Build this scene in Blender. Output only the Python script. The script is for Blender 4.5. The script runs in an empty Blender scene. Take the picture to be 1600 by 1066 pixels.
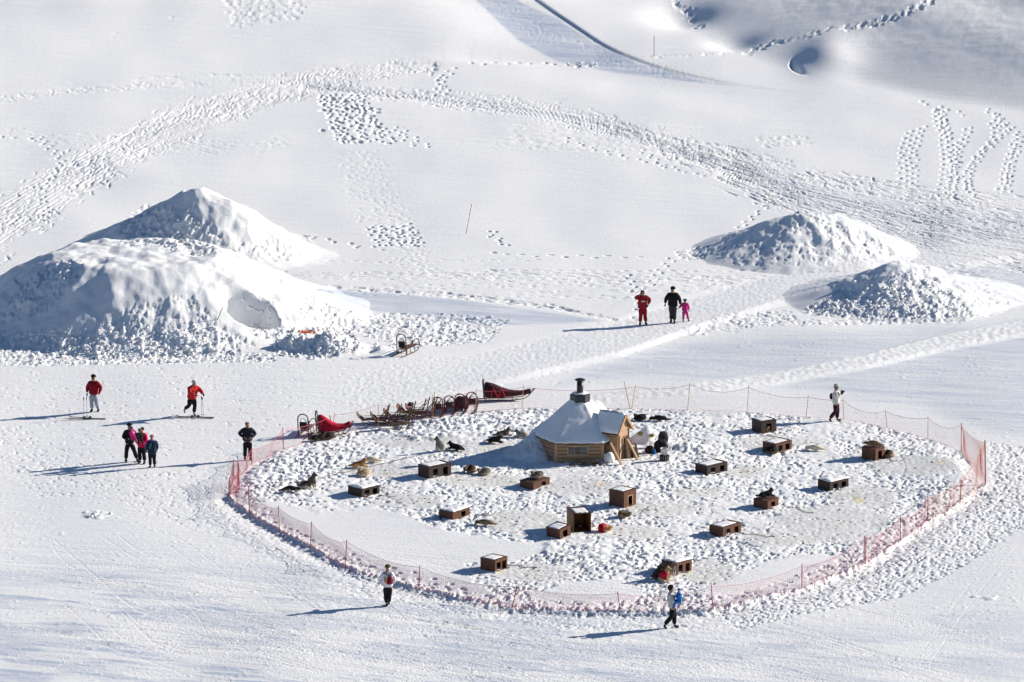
import bpy, math, random
import numpy as np
from mathutils import Vector, Matrix, Euler

R = math.radians
SC = bpy.context.scene
COL = SC.collection
random.seed(7)
rng = np.random.default_rng(7)

# ------------------------------------------------------------------ camera, sky, sun
F_PX = 9845.0; PITCH = R(13.0); DIST = 303.0      # focal length in photo pixels (1600 wide)
CP, SP = math.cos(PITCH), math.sin(PITCH)
CAM = (0.0, -DIST * CP, DIST * SP)
cam_d = bpy.data.cameras.new('camera'); cam = bpy.data.objects.new('camera', cam_d); COL.objects.link(cam)
cam.location = CAM; cam.rotation_euler = (R(90) - PITCH, 0, 0)
cam_d.sensor_width = 36; cam_d.lens = F_PX / 1600 * 36; cam_d.clip_start = 1; cam_d.clip_end = 40000
SC.camera = cam

SUN_EL = R(22.0); SUN_AZ = R(20.0)                # azimuth: degrees behind the +x axis (towards +y)
wd = bpy.data.worlds.new('World'); SC.world = wd; wd.use_nodes = True
nt = wd.node_tree; nt.nodes.clear()
sky = nt.nodes.new('ShaderNodeTexSky'); sky.sky_type = 'NISHITA'; sky.sun_disc = False
sky.sun_elevation = SUN_EL; sky.sun_rotation = R(90) - SUN_AZ
sky.altitude = 1800; sky.air_density = 1.0; sky.dust_density = 0.0; sky.ozone_density = 4.0
bg = nt.nodes.new('ShaderNodeBackground'); bg.inputs[1].default_value = 0.06
wo = nt.nodes.new('ShaderNodeOutputWorld')
nt.links.new(sky.outputs[0], bg.inputs[0]); nt.links.new(bg.outputs[0], wo.inputs[0])
sd = bpy.data.lights.new('sun', 'SUN'); sd.energy = 4.6; sd.angle = R(0.53); sd.color = (1.0, 0.935, 0.835)
sun = bpy.data.objects.new('sun', sd); COL.objects.link(sun)
sdir = Vector((math.cos(SUN_AZ) * math.cos(SUN_EL), math.sin(SUN_AZ) * math.cos(SUN_EL), math.sin(SUN_EL)))
sun.rotation_euler = sdir.to_track_quat('Z', 'Y').to_euler()
SC.view_settings.view_transform = 'Standard'; SC.view_settings.look = 'None'
SC.view_settings.exposure = 0.67; SC.view_settings.gamma = 1.0
SC.view_settings.use_curve_mapping = False

# ------------------------------------------------------------------ photo pixel <-> ground
def ground(u, v, z=0.0):
    a = (u - 800) / F_PX; b = (533 - v) / F_PX
    dz = -SP + b * CP
    t = (z - CAM[2]) / dz
    return a * t, CAM[1] + t * (CP + b * SP)
def proj(x, y, z):
    ry = y - CAM[1]; rz = z - CAM[2]
    dep = ry * CP - rz * SP
    up = ry * SP + rz * CP
    return 800 + F_PX * x / dep, 533 - F_PX * up / dep
def scale_at(v): return 32.8 * (v + 1740) / 2273

def sstep(a, b, x):
    t = np.clip((x - a) / (b - a), 0, 1); return t * t * (3 - 2 * t)

def perlin(x, y, seed=0):
    xi = np.floor(x).astype(np.int64); yi = np.floor(y).astype(np.int64)
    xf = x - xi; yf = y - yi
    u = xf * xf * xf * (xf * (xf * 6 - 15) + 10); v = yf * yf * yf * (yf * (yf * 6 - 15) + 10)
    def g(ix, iy, dx, dy):
        h = (ix * 374761393 + iy * 668265263 + seed * 974711) & 0xffffffff
        h = ((h ^ (h >> 13)) * 1274126177) & 0xffffffff
        h = h ^ (h >> 16)
        an = (h & 1023) * (2 * np.pi / 1024)
        return np.cos(an) * dx + np.sin(an) * dy
    a = g(xi, yi, xf, yf); b = g(xi + 1, yi, xf - 1, yf)
    c = g(xi, yi + 1, xf, yf - 1); d = g(xi + 1, yi + 1, xf - 1, yf - 1)
    return (a + (b - a) * u) * (1 - v) + (c + (d - c) * u) * v
def fbm(x, y, seed=0, o=3):
    s = 0; a = 1
    for k in range(o): s = s + a * perlin(x * 2 ** k, y * 2 ** k, seed + k); a *= 0.5
    return s

# ------------------------------------------------------------------ terrain grid (fan of columns under the lens, dense where seen)
NC, NR = 1020, 1230
uc = np.concatenate([-60 - np.geomspace(1, 30000, 26)[::-1] - 2, np.linspace(-60, 1660, NC), 1662 + np.geomspace(1, 30000, 26)])
# rows: more of them on the mounds
vv = np.linspace(-60, 1126, 4000)
dens = 1 + 0.9 * np.exp(-((vv - 400) / 110) ** 2) + 0.35 * ((vv > 600) & (vv < 960))
cum = np.cumsum(dens); cum = (cum - cum[0]) / (cum[-1] - cum[0])
vr = np.interp(np.linspace(0, 1, NR), cum, vv)
vrow = np.concatenate([-1735 + np.geomspace(3, 1660, 40), vr, 1126 + np.geomspace(3, 9000, 30)])[::-1]   # near -> far
C0, R0 = 26, 30                       # first dense column, first dense row
U, V = np.meshgrid(uc, vrow)
X, Y = ground(U, V)
nrow, ncol = U.shape

def poly_world(pts):
    P = np.array([ground(*p) for p in pts])
    for _ in range(2):
        Q = [P[0]]
        for i in range(len(P) - 1): Q += [P[i] * .75 + P[i + 1] * .25, P[i] * .25 + P[i + 1] * .75]
        P = np.array(Q + [P[-1]])
    return P
def pdist(px, py, pts):
    """distance to a polyline, signed (+ = left of travel), with arc parameter 0..1"""
    best = np.full(px.shape, 1e18); bc = np.zeros(px.shape); sg = np.ones(px.shape); par = np.zeros(px.shape); n = len(pts) - 1
    for i in range(n):
        ax, ay = pts[i]; bx, by = pts[i + 1]
        dx, dy = bx - ax, by - ay; L = dx * dx + dy * dy
        t = np.clip(((px - ax) * dx + (py - ay) * dy) / L, 0, 1)
        qx = px - ax - t * dx; qy = py - ay - t * dy
        d = qx * qx + qy * qy
        cr = (dx * (py - ay) - dy * (px - ax)) / math.sqrt(L)
        m = (d < best - 1e-7) | ((abs(d - best) <= 1e-7 + 1e-9 * best) & (abs(cr) > abs(bc)))
        best = np.where(m, d, best); bc = np.where(m, cr, bc); sg = np.where(m, np.sign(cr), sg); par = np.where(m, (i + t) / n, par)
    return np.sqrt(best), sg, par
def inpoly(px, py, pts):
    r = np.zeros(np.shape(px), bool); n = len(pts)
    for i in range(n):
        x1, y1 = pts[i]; x2, y2 = pts[(i + 1) % n]
        if y1 == y2: continue
        c = (y1 > py) != (y2 > py)
        r ^= c & (px < (x2 - x1) * (py - y1) / (y2 - y1) + x1)
    return r

H = np.zeros_like(X)
view = (U > -400) & (U < 2000) & (V > -400) & (V < 1500)
fade = sstep(-1200, -300, V) * sstep(-4000, -1500, U) * (1 - sstep(3000, 5500, U)) * (1 - sstep(1500, 3500, V))
H += fade * (0.20 * perlin(X / 19, Y / 30, 5) + 0.10 * perlin(X / 6, Y / 11, 6))
H += 0.05 * fade * perlin(X / 3.5 + 4, Y / 9, 8) * sstep(600, 480, V)
# far snow country rolling up behind
H += sstep(-150, -1000, V) * (18 * perlin(X / 300, Y / 300, 11) + 14)

def mound(u0, v0, rl, rr, rf, rb, h, kind, seed):
    du = (U - u0); dv = (V - v0)
    sel = (abs(du) < 1.4 * max(rl, rr)) & (abs(dv) < 1.4 * max(rf, rb))
    a = np.where(du < 0, du / rl, du / rr)[sel]; b = np.where(dv > 0, dv / rf, dv / rb)[sel]
    r = np.sqrt(a * a + b * b); th = np.arctan2(b, a)
    r = r * (1 + 0.10 * perlin(th * 1.3 + 5, r * 1.4, seed) + 0.05 * perlin(th * 5 + 5, r * 2.5, seed + 1) + 0.004 * perlin(th * 14, r * 1.2, seed + 2))
    if kind == 'plateau':
        e = np.clip((1 - r) / (1 - 0.40), 0, 1)
        z = h * (0.62 * np.minimum(e, 1) + 0.38 * sstep(0, 1, e)) + 0.12 * perlin(a * 3, b * 3, seed + 5) * (r < .6)
        z = np.where(e >= 1, h - 0.25 * (0.40 - r), z) if False else z
    else:
        e = np.clip(1 - r, 0, 1)
        z = h * (e ** 1.12) * 1.02
        z = np.where(e > 0.93, h * (0.93 ** 1.12 + (e - 0.93) * 0.55), z)
    H[sel] += z
    return
mound(205, 492, 300, 358, 66, 66, 3.1, 'plateau', 21)
mound(302, 392, 205, 205, 40, 42, 3.35, 'cone', 31)
mound(1248, 389, 165, 195, 36, 34, 2.0, 'cone', 41)
mound(1420, 463, 200, 190, 41, 38, 1.75, 'cone', 51)
# second shoulder of the two right mounds and the right skirt of the back left one
mound(1310, 384, 70, 120, 24, 22, 0.45, 'cone', 43)
mound(1385, 466, 70, 60, 22, 20, 0.30, 'cone', 53)
mound(370, 400, 90, 160, 26, 24, 0.55, 'cone', 33)
# snow dug out of the front left mound: a notch with a floor
nx = (U - 392) / 42 + .25 * perlin(X / 1.1, Y / 1.5, 64); ny = (V - 526) / 9 + .25 * perlin(X / .9, Y / 1.6, 65)
nr = np.sqrt(nx ** 2 + ny ** 2)
notch = sstep(1.15, 0.8, nr)
H = H * (1 - 0.92 * notch) + 0.05 * notch
mound(520, 549, 60, 62, 13, 12, 0.95, 'cone', 61)
mound(458, 546, 34, 36, 9, 8, 0.72, 'cone', 62)
mound(596, 551, 26, 24, 5, 5, 0.28, 'cone', 63)

# enclosure outline (foot of the net, photo pixels)
FENCE = [(357, 778), (390, 804), (437, 831), (484, 857), (539, 888), (654, 922), (799, 950), (970, 957), (1115, 954),
         (1253, 921), (1350, 882), (1407, 848), (1449, 817), (1500, 787), (1540, 757), (1502, 707), (1450, 686),
         (1387, 670), (1319, 655), (1259, 652), (1167, 645), (1074, 641), (986, 639), (815, 639), (745, 645), (677, 652), (591, 669),
         (518, 678), (443, 702), (394, 727), (363, 756)]
encl = inpoly(U, V, FENCE) & view
fd, _, _ = pdist(np.where(view, U, -9999), V, FENCE + [FENCE[0]])
H += np.where(encl, sstep(0, 26, fd) * 0.12, 0)
front = view & (V > 770) & (fd < 40)
H += np.where(front & ~encl, -0.10 * sstep(26, 3, fd), 0) + np.where(front, 0.03 * np.exp(-(fd / 6) ** 2), 0)
# drift against the left wall of the hut, heap right of it, bank along the sleds
mound(836, 713, 52, 34, 13, 15, 1.05, 'cone', 71)
mound(1012, 692, 34, 36, 7, 8, 0.75, 'cone', 72)
mound(1075, 705, 40, 40, 6, 8, 0.30, 'cone', 73)
mound(700, 662, 90, 80, 6, 5, 0.20, 'cone', 74)

# cut edge of the piste at the top: ground beyond it stands higher
E = poly_world([(800, -70), (822, 0), (870, 25), (930, 62), (1000, 94), (1100, 121), (1200, 138), (1300, 149)])
sel = (V < 260) & (V > -300) & (U > 150) & (U < 1700)
d, s, p = pdist(X[sel], Y[sel], E); d = d * s
H[sel] += sstep(-0.12, 0.12, d) * 0.11 * sstep(.98, .35, p) * np.exp(-np.maximum(d, 0) / 12)
H[sel] -= np.exp(-((d + 3.5) / 4) ** 2) * 0.55 * (1 - p) * sstep(450, 720, U[sel])
# dunes at the top right, rising away from the sun
Fl = poly_world([(700, -700), (900, -260), (985, -80), (1015, -20), (1060, 40), (1150, 88), (1240, 112), (1300, 124), (1450, 160), (1640, 184)])
sel = (V < 330) & (V > -700) & (U > 850) & (U < 2600)
xs, ys = X[sel], Y[sel]
d, s, p = pdist(xs, ys, Fl); d = np.maximum(d * s, 0)
d = np.where(d * 1.0 > 0, d, 0)
ramp = np.where(d < 2, d * d / 4, d - 1)
hh = np.tan(R(11.5)) * np.minimum(ramp, 60) + sstep(1, 9, d) * (0.40 * perlin(xs / 9.5 + 3, ys / 20, 82) + 0.30 * perlin(xs / 5.5 + ys / 11, ys / 16, 86) + 0.05 * perlin(xs / 2.8, ys / 6, 83) + 0.03 * perlin(xs / .9, ys / 1.1, 84) + .010 * perlin(xs / .35, ys / .5, 85))
H[sel] += hh
cx_, cy_ = ground(1243, 116)
yl = ys - cy_ - 1.5; xl = xs - (cx_ - .25 + .06 * yl ** 2 - .12 * yl + .05 * perlin(ys / .6, xs / .6, 87))
H[sel] -= 0.6 * sstep(0, .2, xl) * np.exp(-(xl / .34) ** 2) * np.exp(-((yl + .6 * xl) / 1.35) ** 2)
q = ((xs - cx_ - 2.0) / 1.6) ** 2 + ((ys - cy_ - 2.6) / 4.2) ** 2
H[sel] += 0.5 * np.exp(-q)
cx_, cy_ = ground(1065, 26)
q = ((xs - cx_) / 1.9) ** 2 + ((ys - cy_) / 4.0) ** 2
H[sel] -= 0.6 * np.exp(-q)
cx_, cy_ = ground(1150, 70)
q = ((xs - cx_) / 1.5) ** 2 + ((ys - cy_) / 2.0) ** 2
H[sel] -= 0.35 * np.exp(-q)
# rise at the top left with a soft crease in front of it
ln = poly_world([(-60, 148), (300, 122), (600, 104), (760, 100), (900, 105)])
sel = (V < 200) & (V > -700) & (U > -700) & (U < 1000)
d, s, p = pdist(X[sel], Y[sel], ln); d = np.maximum(d * s, 0)
H[sel] += (np.tan(R(2.6)) * np.minimum(d, 40) - 0.25 * sstep(0, 2.5, d) * np.exp(-((d - 3) / 2.5) ** 2) * sstep(.55, .8, p)) * sstep(1000, 700, U[sel])
H[sel] += sstep(1000, 700, U[sel]) * 0.5 * sstep(8, 26, d) * perlin(X[sel] / 14, Y[sel] / 14, 91)

HB = H.copy()
UA, VA = proj(X, Y, HB)            # where each ground point shows in the photograph
DN = (slice(R0, R0 + NR), slice(C0, C0 + NC))
Ud, Vd, Xd, Yd = UA[DN], VA[DN], X[DN], Y[DN]
D = np.zeros_like(Xd)
ICE_SHADE = np.zeros_like(Xd); DIRT = np.zeros_like(Xd)
ucd = uc[C0:C0 + NC]; du_c = ucd[1] - ucd[0]
Vcol_min = np.minimum.accumulate(Vd, axis=0)     # nearest-first horizon per column

def grid_at(us, vs):
    c = np.clip(np.round((np.asarray(us) - ucd[0]) / du_c).astype(int), 0, NC - 1)
    r = np.empty(len(c), int)
    for i in range(0, len(c), 2000):
        m = Vcol_min[:, c[i:i + 2000]] <= np.asarray(vs)[i:i + 2000]
        r[i:i + 2000] = np.argmax(m, axis=0)
    return r, c

GP, GH = 0.85, 0.5
PR = np.zeros_like(Xd); HP = np.zeros_like(Xd)
def stamps(us, vs, a, b, dep, th, rim=0.35, mode='print'):
    """press (dep>0) or heap (dep<0) small elliptical marks; sizes in metres"""
    us = np.asarray(us, float); vs = np.asarray(vs, float); n = len(us)
    if n == 0: return
    a = np.broadcast_to(a, n); b = np.broadcast_to(b, n); dep = np.broadcast_to(dep, n); th = np.broadcast_to(th, n)
    r, c = grid_at(us, vs)
    for i in range(n):
        ri, ci = r[i], c[i]
        if ri < 2 or ri > NR - 3: continue
        x0, y0 = Xd[ri, ci], Yd[ri, ci]
        rad = 1.9 * max(a[i], b[i])
        dx = abs(Xd[ri, min(ci + 1, NC - 1)] - Xd[ri, max(ci - 1, 0)]) / 2 + 1e-6
        dy = abs(Yd[min(ri + 1, NR - 1), ci] - Yd[max(ri - 1, 0), ci]) / 2 + 1e-6
        kc = int(rad / dx) + 1; kr = int(rad / dy) + 1
        sl = (slice(max(ri - kr, 0), ri + kr + 1), slice(max(ci - kc, 0), ci + kc + 1))
        ox = Xd[sl] - x0 + (i * 0.37 % 1 - .5) * dx; oy = Yd[sl] - y0
        ct, st = math.cos(th[i]), math.sin(th[i])
        q = ((ox * ct + oy * st) / a[i]) ** 2 + ((-ox * st + oy * ct) / b[i]) ** 2
        if mode == 'print':
            PR[sl] = np.minimum(PR[sl], -GP * dep[i] * np.exp(-q * q * q))
            if rim > .1: HP[sl] = np.maximum(HP[sl], .22 * rim * GP * dep[i] * np.exp(-(np.sqrt(q) - 1.3) ** 2 / 0.06))
        else:
            HP[sl] = np.maximum(HP[sl], GH * dep[i] * np.exp(-q ** 1.5))

def rand_in(pts, n, avoid=None):
    P = np.array(pts); lo, hi = P.min(0), P.max(0); out = []
    A = abs(sum(P[i][0] * P[(i + 1) % len(P)][1] - P[(i + 1) % len(P)][0] * P[i][1] for i in range(len(P)))) / 2
    m = int(n * (hi - lo).prod() / A * 1.05) + 5
    q = rng.uniform(lo, hi, (m, 2))
    q = q[inpoly(q[:, 0], q[:, 1], pts)]
    return q[:n]
def interp_poly(pts, t):
    P = np.array(pts, float); s = np.r_[0, np.cumsum(np.hypot(*np.diff(P, axis=0).T))]; s /= s[-1]
    return np.interp(t, s, P[:, 0]), np.interp(t, s, P[:, 1])
def world_angle(pts, t):
    u1, v1 = interp_poly(pts, np.clip(t - .02, 0, 1)); u2, v2 = interp_poly(pts, np.clip(t + .02, 0, 1))
    x1, y1 = ground(u1, v1); x2, y2 = ground(u2, v2)
    return np.arctan2(y2 - y1, x2 - x1)
def walk(pts, step=0.66, lat=0.15, dep=0.17, jit=0.04):
    """one line of footprints along a photo polyline"""
    P = np.array([ground(*p) for p in pts]); L = np.hypot(*np.diff(P, axis=0).T).sum()
    n = max(int(L / step), 2); t = np.linspace(0, 1, n)
    s = np.r_[0, np.cumsum(np.hypot(*np.diff(P, axis=0).T))]; s /= s[-1]
    x = np.interp(t, s, P[:, 0]); y = np.interp(t, s, P[:, 1])
    th = np.arctan2(np.gradient(y), np.gradient(x))
    side = np.where(np.arange(n) % 2 == 0, 1, -1) * lat
    x += -np.sin(th) * side + rng.normal(0, jit, n); y += np.cos(th) * side + rng.normal(0, jit * 1.5, n)
    u, v = proj(x, y, 0)
    stamps(u, v, rng.uniform(.12, .17, n), rng.uniform(.07, .10, n), dep * rng.uniform(.5, 1.25, n), th + rng.normal(0, .2, n), 0.12)
def trail(pts, w0, w1, n, a=(.12, .3), b=(.07, .13), dep=.06, rim=.5, pw=1.0):
    t = rng.uniform(0, 1, n) ** pw; u, v = interp_poly(pts, t)
    u1, v1 = interp_poly(pts, np.clip(t + .01, 0, 1)); u0, v0 = interp_poly(pts, np.clip(t - .01, 0, 1))
    nx, ny = -(v1 - v0), (u1 - u0); l = np.hypot(nx, ny) + 1e-6
    w = (w0 + (w1 - w0) * t) * np.clip(rng.normal(0, .52, n), -1.25, 1.25)
    uu, v_ = u + nx / l * w, v + ny / l * w; xq, yq = ground(uu, v_)
    g = perlin(xq / 2.6, yq / 5.0, 140) * 1.5 + rng.uniform(-.6, .6, n); k = g > -.25
    dd_ = dep * rng.uniform(.2, 1.2, n) * np.clip(.55 + g, .2, 1.15)
    stamps(uu[k], v_[k], rng.uniform(*a, n)[k], rng.uniform(*b, n)[k], dd_[k], (world_angle(pts, t) + rng.normal(0, .3, n))[k], rim)

# ---- smooth patches inside the enclosure (packed circles round the dogs' chains)
SMOOTH = [(500, 795), (560, 782), (640, 800), (690, 822), (790, 838), (872, 842), (868, 866), (800, 880), (735, 885), (745, 905),
          (790, 928), (770, 938), (656, 914), (545, 880), (490, 850), (442, 823), (402, 794), (395, 782), (420, 775)]
SMOOTH2 = [(1090, 915), (1180, 880), (1240, 862), (1310, 858), (1330, 872), (1250, 905), (1150, 935), (1100, 940)]
SMOOTH3 = [(880, 905), (960, 898), (1010, 915), (1030, 940), (960, 948), (850, 945), (800, 930)]
DISCS = [(820, 815, 78, 20), (905, 760, 60, 15), (1300, 818, 100, 32), (1215, 690, 70, 12), (1430, 727, 75, 18),
         (1170, 738, 40, 10), (835, 895, 60, 17), (1035, 795, 62, 15), (635, 782, 62, 13), (1110, 893, 46, 22),
         (1350, 775, 60, 16), (760, 750, 80, 13), (600, 735, 70, 12), (1210, 842, 56, 14), (760, 700, 90, 12), (985, 832, 60, 14),
         (650, 690, 80, 10), (1090, 770, 40, 9)]
smooth_m = np.zeros_like(Xd)
for pl in (SMOOTH, SMOOTH2, SMOOTH3):
    ins = inpoly(Ud, Vd, pl); bd, _, _ = pdist(np.where(abs(Vd - 860) < 130, Ud, -9999), Vd, pl + [pl[0]])
    smooth_m = np.maximum(smooth_m, np.where(ins, sstep(0, 14, bd), 0))
disc_m = np.zeros_like(Xd)
wob = 0.25 * perlin(Xd / 1.7, Yd / 2.5, 101)
for (a, b, ra, rb) in DISCS:
    q = ((Ud - a) / ra) ** 2 + ((Vd - b) / rb) ** 2
    disc_m = np.maximum(disc_m, sstep(1.25, .35, q + wob))
inE = inpoly(Ud, Vd, FENCE)
trod = np.where(inE, 1.0, 0) * (1 - smooth_m) * (1 - 0.8 * disc_m)
# trampled ground: lumps everywhere, then prints
trod *= .75 + .5 * sstep(-.3, .3, perlin(Xd / 4, Yd / 8, 110))
D += trod * (0.06 * perlin(Xd / 1.4, Yd / 2.2, 111) + 0.022 * perlin(Xd / .3, Yd / .38, 112) + 0.03 * np.abs(perlin(Xd / .45 + 9, Yd / .6, 113)))
D += np.where(inE, 1, 0) * disc_m * 0.022 * perlin(Xd / .2, Yd / .26, 114)
def keep(q, thr=.5):
    r, c = grid_at(q[:, 0], q[:, 1]); return q[(smooth_m[r, c] < .4) & (disc_m[r, c] < thr)]
q = keep(rand_in(FENCE, 21000)); xq, yq = ground(q[:, 0], q[:, 1]); gq = 1.3 * perlin(xq / 3.2, yq / 6, 115) + .9 * perlin(xq / 1.1, yq / 1.8, 116) + rng.uniform(-.45, .45, len(q)); q = q[gq > -.12]
n = len(q); stamps(q[:, 0], q[:, 1], rng.uniform(.06, .15, n), rng.uniform(.04, .08, n), rng.uniform(.15, .40, n) ** 2, rng.uniform(0, 3.14, n), 0.06)
q = keep(rand_in(FENCE, 700), .8)
n = len(q); stamps(q[:, 0], q[:, 1], rng.uniform(.06, .14, n), rng.uniform(.05, .11, n), rng.uniform(.04, .12, n), rng.uniform(0, 3.14, n), mode='heap')
q = rand_in(FENCE, 1500); r, c = grid_at(q[:, 0], q[:, 1]); q = q[disc_m[r, c] > .5]
n = len(q); stamps(q[:, 0], q[:, 1], .12, .09, rng.uniform(.02, .05, n), rng.uniform(0, 3.14, n), 0.3)
# bank of dug snow in the enclosure (left, behind hut row)
for pl, n in (([(385, 745), (440, 705), (520, 690), (560, 705), (500, 740), (430, 765), (395, 770)], 420),
              ([(620, 668), (740, 652), (830, 645), (900, 650), (840, 672), (700, 685), (640, 690)], 420),
              ([(860, 845), (930, 855), (1010, 850), (1020, 890), (930, 890), (850, 870)], 320)):
    q = rand_in(pl, n); n = len(q)
    stamps(q[:, 0], q[:, 1], rng.uniform(.12, .3, n), rng.uniform(.12, .24, n), rng.uniform(.08, .2, n), rng.uniform(0, 3.14, n), mode='heap')
# prints that cross smooth ground
for pts in ([(430, 775), (470, 783), (520, 786), (560, 792)], [(420, 760), (480, 775), (540, 782)], [(470, 775), (500, 795), (540, 800)],
            [(1000, 945), (1012, 930), (1030, 912)], [(1006, 935), (1025, 918), (1040, 905)], [(1290, 858), (1310, 868), (1330, 885)],
            [(1300, 855), (1325, 872), (1338, 880)], [(1180, 880), (1200, 868), (1240, 858), (1290, 850)], [(560, 775), (640, 790), (720, 828), (790, 835)],
            [(545, 868), (560, 873)], [(610, 890), (640, 897), (665, 905), (720, 920)]):
    walk(pts, .5, .15, .12, .07)
# ridge of chunks pushed up along the foot of the net
t = rng.uniform(0, 1, 620); fr = [FENCE[i] for i in range(0, 15)]
u, v = interp_poly(fr, t); n = len(u)
stamps(u + rng.normal(0, 3, n), v + rng.normal(2, 2.0, n), rng.uniform(.08, .2, n), rng.uniform(.08, .16, n), rng.uniform(.05, .15, n), rng.uniform(0, 3.14, n), mode='heap')
stamps(u + rng.normal(0, 5, n), v + rng.normal(6, 3, n), rng.uniform(.07, .16, n), rng.uniform(.05, .1, n), rng.uniform(.03, .09, n), rng.uniform(0, 3.14, n))

# ---- outside: fine churned snow with falling density
out = np.where(inE, 0, 1.0)
m_r = sstep(0, 60, Ud - 900) * sstep(960, 900, Vd + (1150 - Ud) * 0.12) * (Vd > 640) * out     # lower right fringe
fdd, _, _ = pdist(np.where((Vd > 560), Ud, -9999), Vd, FENCE + [FENCE[0]])
ring = out * sstep(130, 10, fdd) * (Vd > 700)
left = out * sstep(520, 300, Ud) * sstep(600, 680, Vd) * sstep(960, 830, Vd) * 0.18
churn = np.clip(np.maximum(ring, left), 0, 1)
D += churn * (0.012 * perlin(Xd / .3, Yd / .4, 121) + 0.007 * perlin(Xd / .15, Yd / .22, 122))
D += out * (Vd > 560) * 0.0035 * perlin(Xd / .22, Yd / .3, 123)
for pl, n, dp in (([(1120, 960), (1260, 930), (1360, 890), (1460, 825), (1510, 790), (1550, 760), (1545, 690), (1600, 700), (1640, 800), (1560, 850), (1480, 900), (1400, 935), (1250, 960), (1150, 985)], 2600, .07),
              ([(357, 780), (539, 892), (800, 958), (1120, 962), (1100, 985), (900, 985), (720, 965), (560, 930), (430, 880), (330, 800)], 1500, .032),
              ([(380, 720), (357, 780), (430, 850), (300, 830), (180, 780), (60, 780), (0, 720), (0, 660), (200, 740), (350, 735)], 700, .04),
              ([(0, 560), (560, 560), (900, 560), (900, 600), (560, 640), (360, 720), (200, 740), (0, 740)], 420, .035)):
    q = rand_in(pl, n); n = len(q)
    stamps(q[:, 0], q[:, 1], rng.uniform(.05, .15, n), rng.uniform(.035, .07, n), dp * rng.uniform(.3, 1.4, n), rng.normal(2.4, .7, n), 0.08)
q = rand_in([(0, 570), (1600, 520), (1600, 1066), (0, 1066)], 2200); n = len(q)
r_, c_ = grid_at(q[:, 0], q[:, 1]); q = q[~inE[r_, c_]]; n = len(q)
stamps(q[:, 0], q[:, 1], rng.uniform(.05, .1, n), rng.uniform(.05, .1, n), rng.uniform(.02, .06, n), 0, mode='heap')
for (cu, cv, k) in ((150, 805, 30), (915, 103, 40), (1085, 520, 20), (45, 735, 12), (1540, 935, 12)):
    stamps(rng.normal(cu, 9, k), rng.normal(cv, 2.5, k), rng.uniform(.08, .2, k), rng.uniform(.08, .16, k), rng.uniform(.05, .14, k), 0, mode='heap')

# ---- ski tracks: thin shallow grooves across the open snow
SCR = np.zeros_like(Xd)
def groove(pts, w=.05, dep=.02, twin=0.0):
    P = np.array([ground(*p) for p in pts])
    # smooth the polyline
    for _ in range(3):
        Q = [P[0]]
        for i in range(len(P) - 1): Q += [P[i] * .75 + P[i + 1] * .25, P[i] * .25 + P[i + 1] * .75]
        P = np.array(Q + [P[-1]])
    L = np.hypot(*np.diff(P, axis=0).T); s = np.r_[0, np.cumsum(L)]
    t = np.arange(0, s[-1], 0.03); x = np.interp(t, s, P[:, 0]); y = np.interp(t, s, P[:, 1])
    for off in ((0,) if not twin else (-twin / 2, twin / 2)):
        th = np.arctan2(np.gradient(y), np.gradient(x))
        xx = x - np.sin(th) * off; yy = y + np.cos(th) * off
        u, v = proj(xx, yy, 0)
        c = (u - ucd[0]) / du_c; ok = (c > 1) & (c < NC - 2) & (v > -55) & (v < 1120)
        r_, c_ = grid_at(u[ok], v[ok])
        key = np.unique(r_ * NC + c_); r_, c_ = key // NC, key % NC
        D[r_, c_] -= dep; SCR[r_, c_] = 1
        SCR[r_, np.clip(c_ + 1, 0, NC - 1)] = np.maximum(SCR[r_, np.clip(c_ + 1, 0, NC - 1)], .6)
        if w > .05: D[r_, np.clip(c_ + 1, 0, NC - 1)] -= dep * .8
        D[r_, np.clip(c_ - 1, 0, NC - 1)] += dep * .4
for k in range(260):        # foreground, sweeping left to right
    x0 = rng.uniform(-200, 900); y0 = rng.uniform(850, 1060); L = rng.uniform(250, 900); sl = rng.uniform(.02, .26)
    groove([(x0, y0), (x0 + L * .33, y0 + L * sl * .15 + rng.uniform(-8, 8)), (x0 + L * .66, y0 + L * sl * .5), (x0 + L, y0 + L * sl)], .05, rng.uniform(.006, .020), rng.choice([0, .25]))
for k in range(40):        # steeper crossings, short
    x0 = rng.uniform(60, 640); y0 = rng.uniform(820, 1000)
    groove([(x0, y0), (x0 + rng.uniform(20, 60), y0 + rng.uniform(20, 40)), (x0 + rng.uniform(60, 140), y0 + rng.uniform(40, 80))], .05, rng.uniform(.005, .014))
for k in range(22):
    x0 = rng.uniform(0, 520); y0 = rng.uniform(850, 1050)
    groove([(x0, y0), (x0 + rng.uniform(40, 90), y0 - rng.uniform(18, 40)), (x0 + rng.uniform(120, 220), y0 - rng.uniform(40, 75))], .05, rng.uniform(.005, .014))
for k in range(16):
    x0 = rng.uniform(-50, 250); y0 = rng.uniform(590, 700)
    groove([(x0, y0), (x0 + 150, y0 - rng.uniform(0, 16)), (x0 + 330, y0 - rng.uniform(10, 30))], .05, .012, .25)
for k in range(70):        # right groomed ground, near-horizontal
    x0 = rng.uniform(850, 1400); y0 = rng.uniform(520, 690)
    groove([(x0, y0), (x0 + 150, y0 + rng.uniform(-3, 6)), (x0 + rng.uniform(250, 600), y0 + rng.uniform(-6, 16))], .05, rng.uniform(.006, .016))
for x0, y0, x1, y1 in ((1440, 1040, 1580, 850), (1250, 1000, 1560, 820), (1400, 1060, 1600, 900)):
    groove([(x0, y0), ((x0 + x1) / 2 - 8, (y0 + y1) / 2), (x1, y1)], .05, .006, .6)
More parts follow.
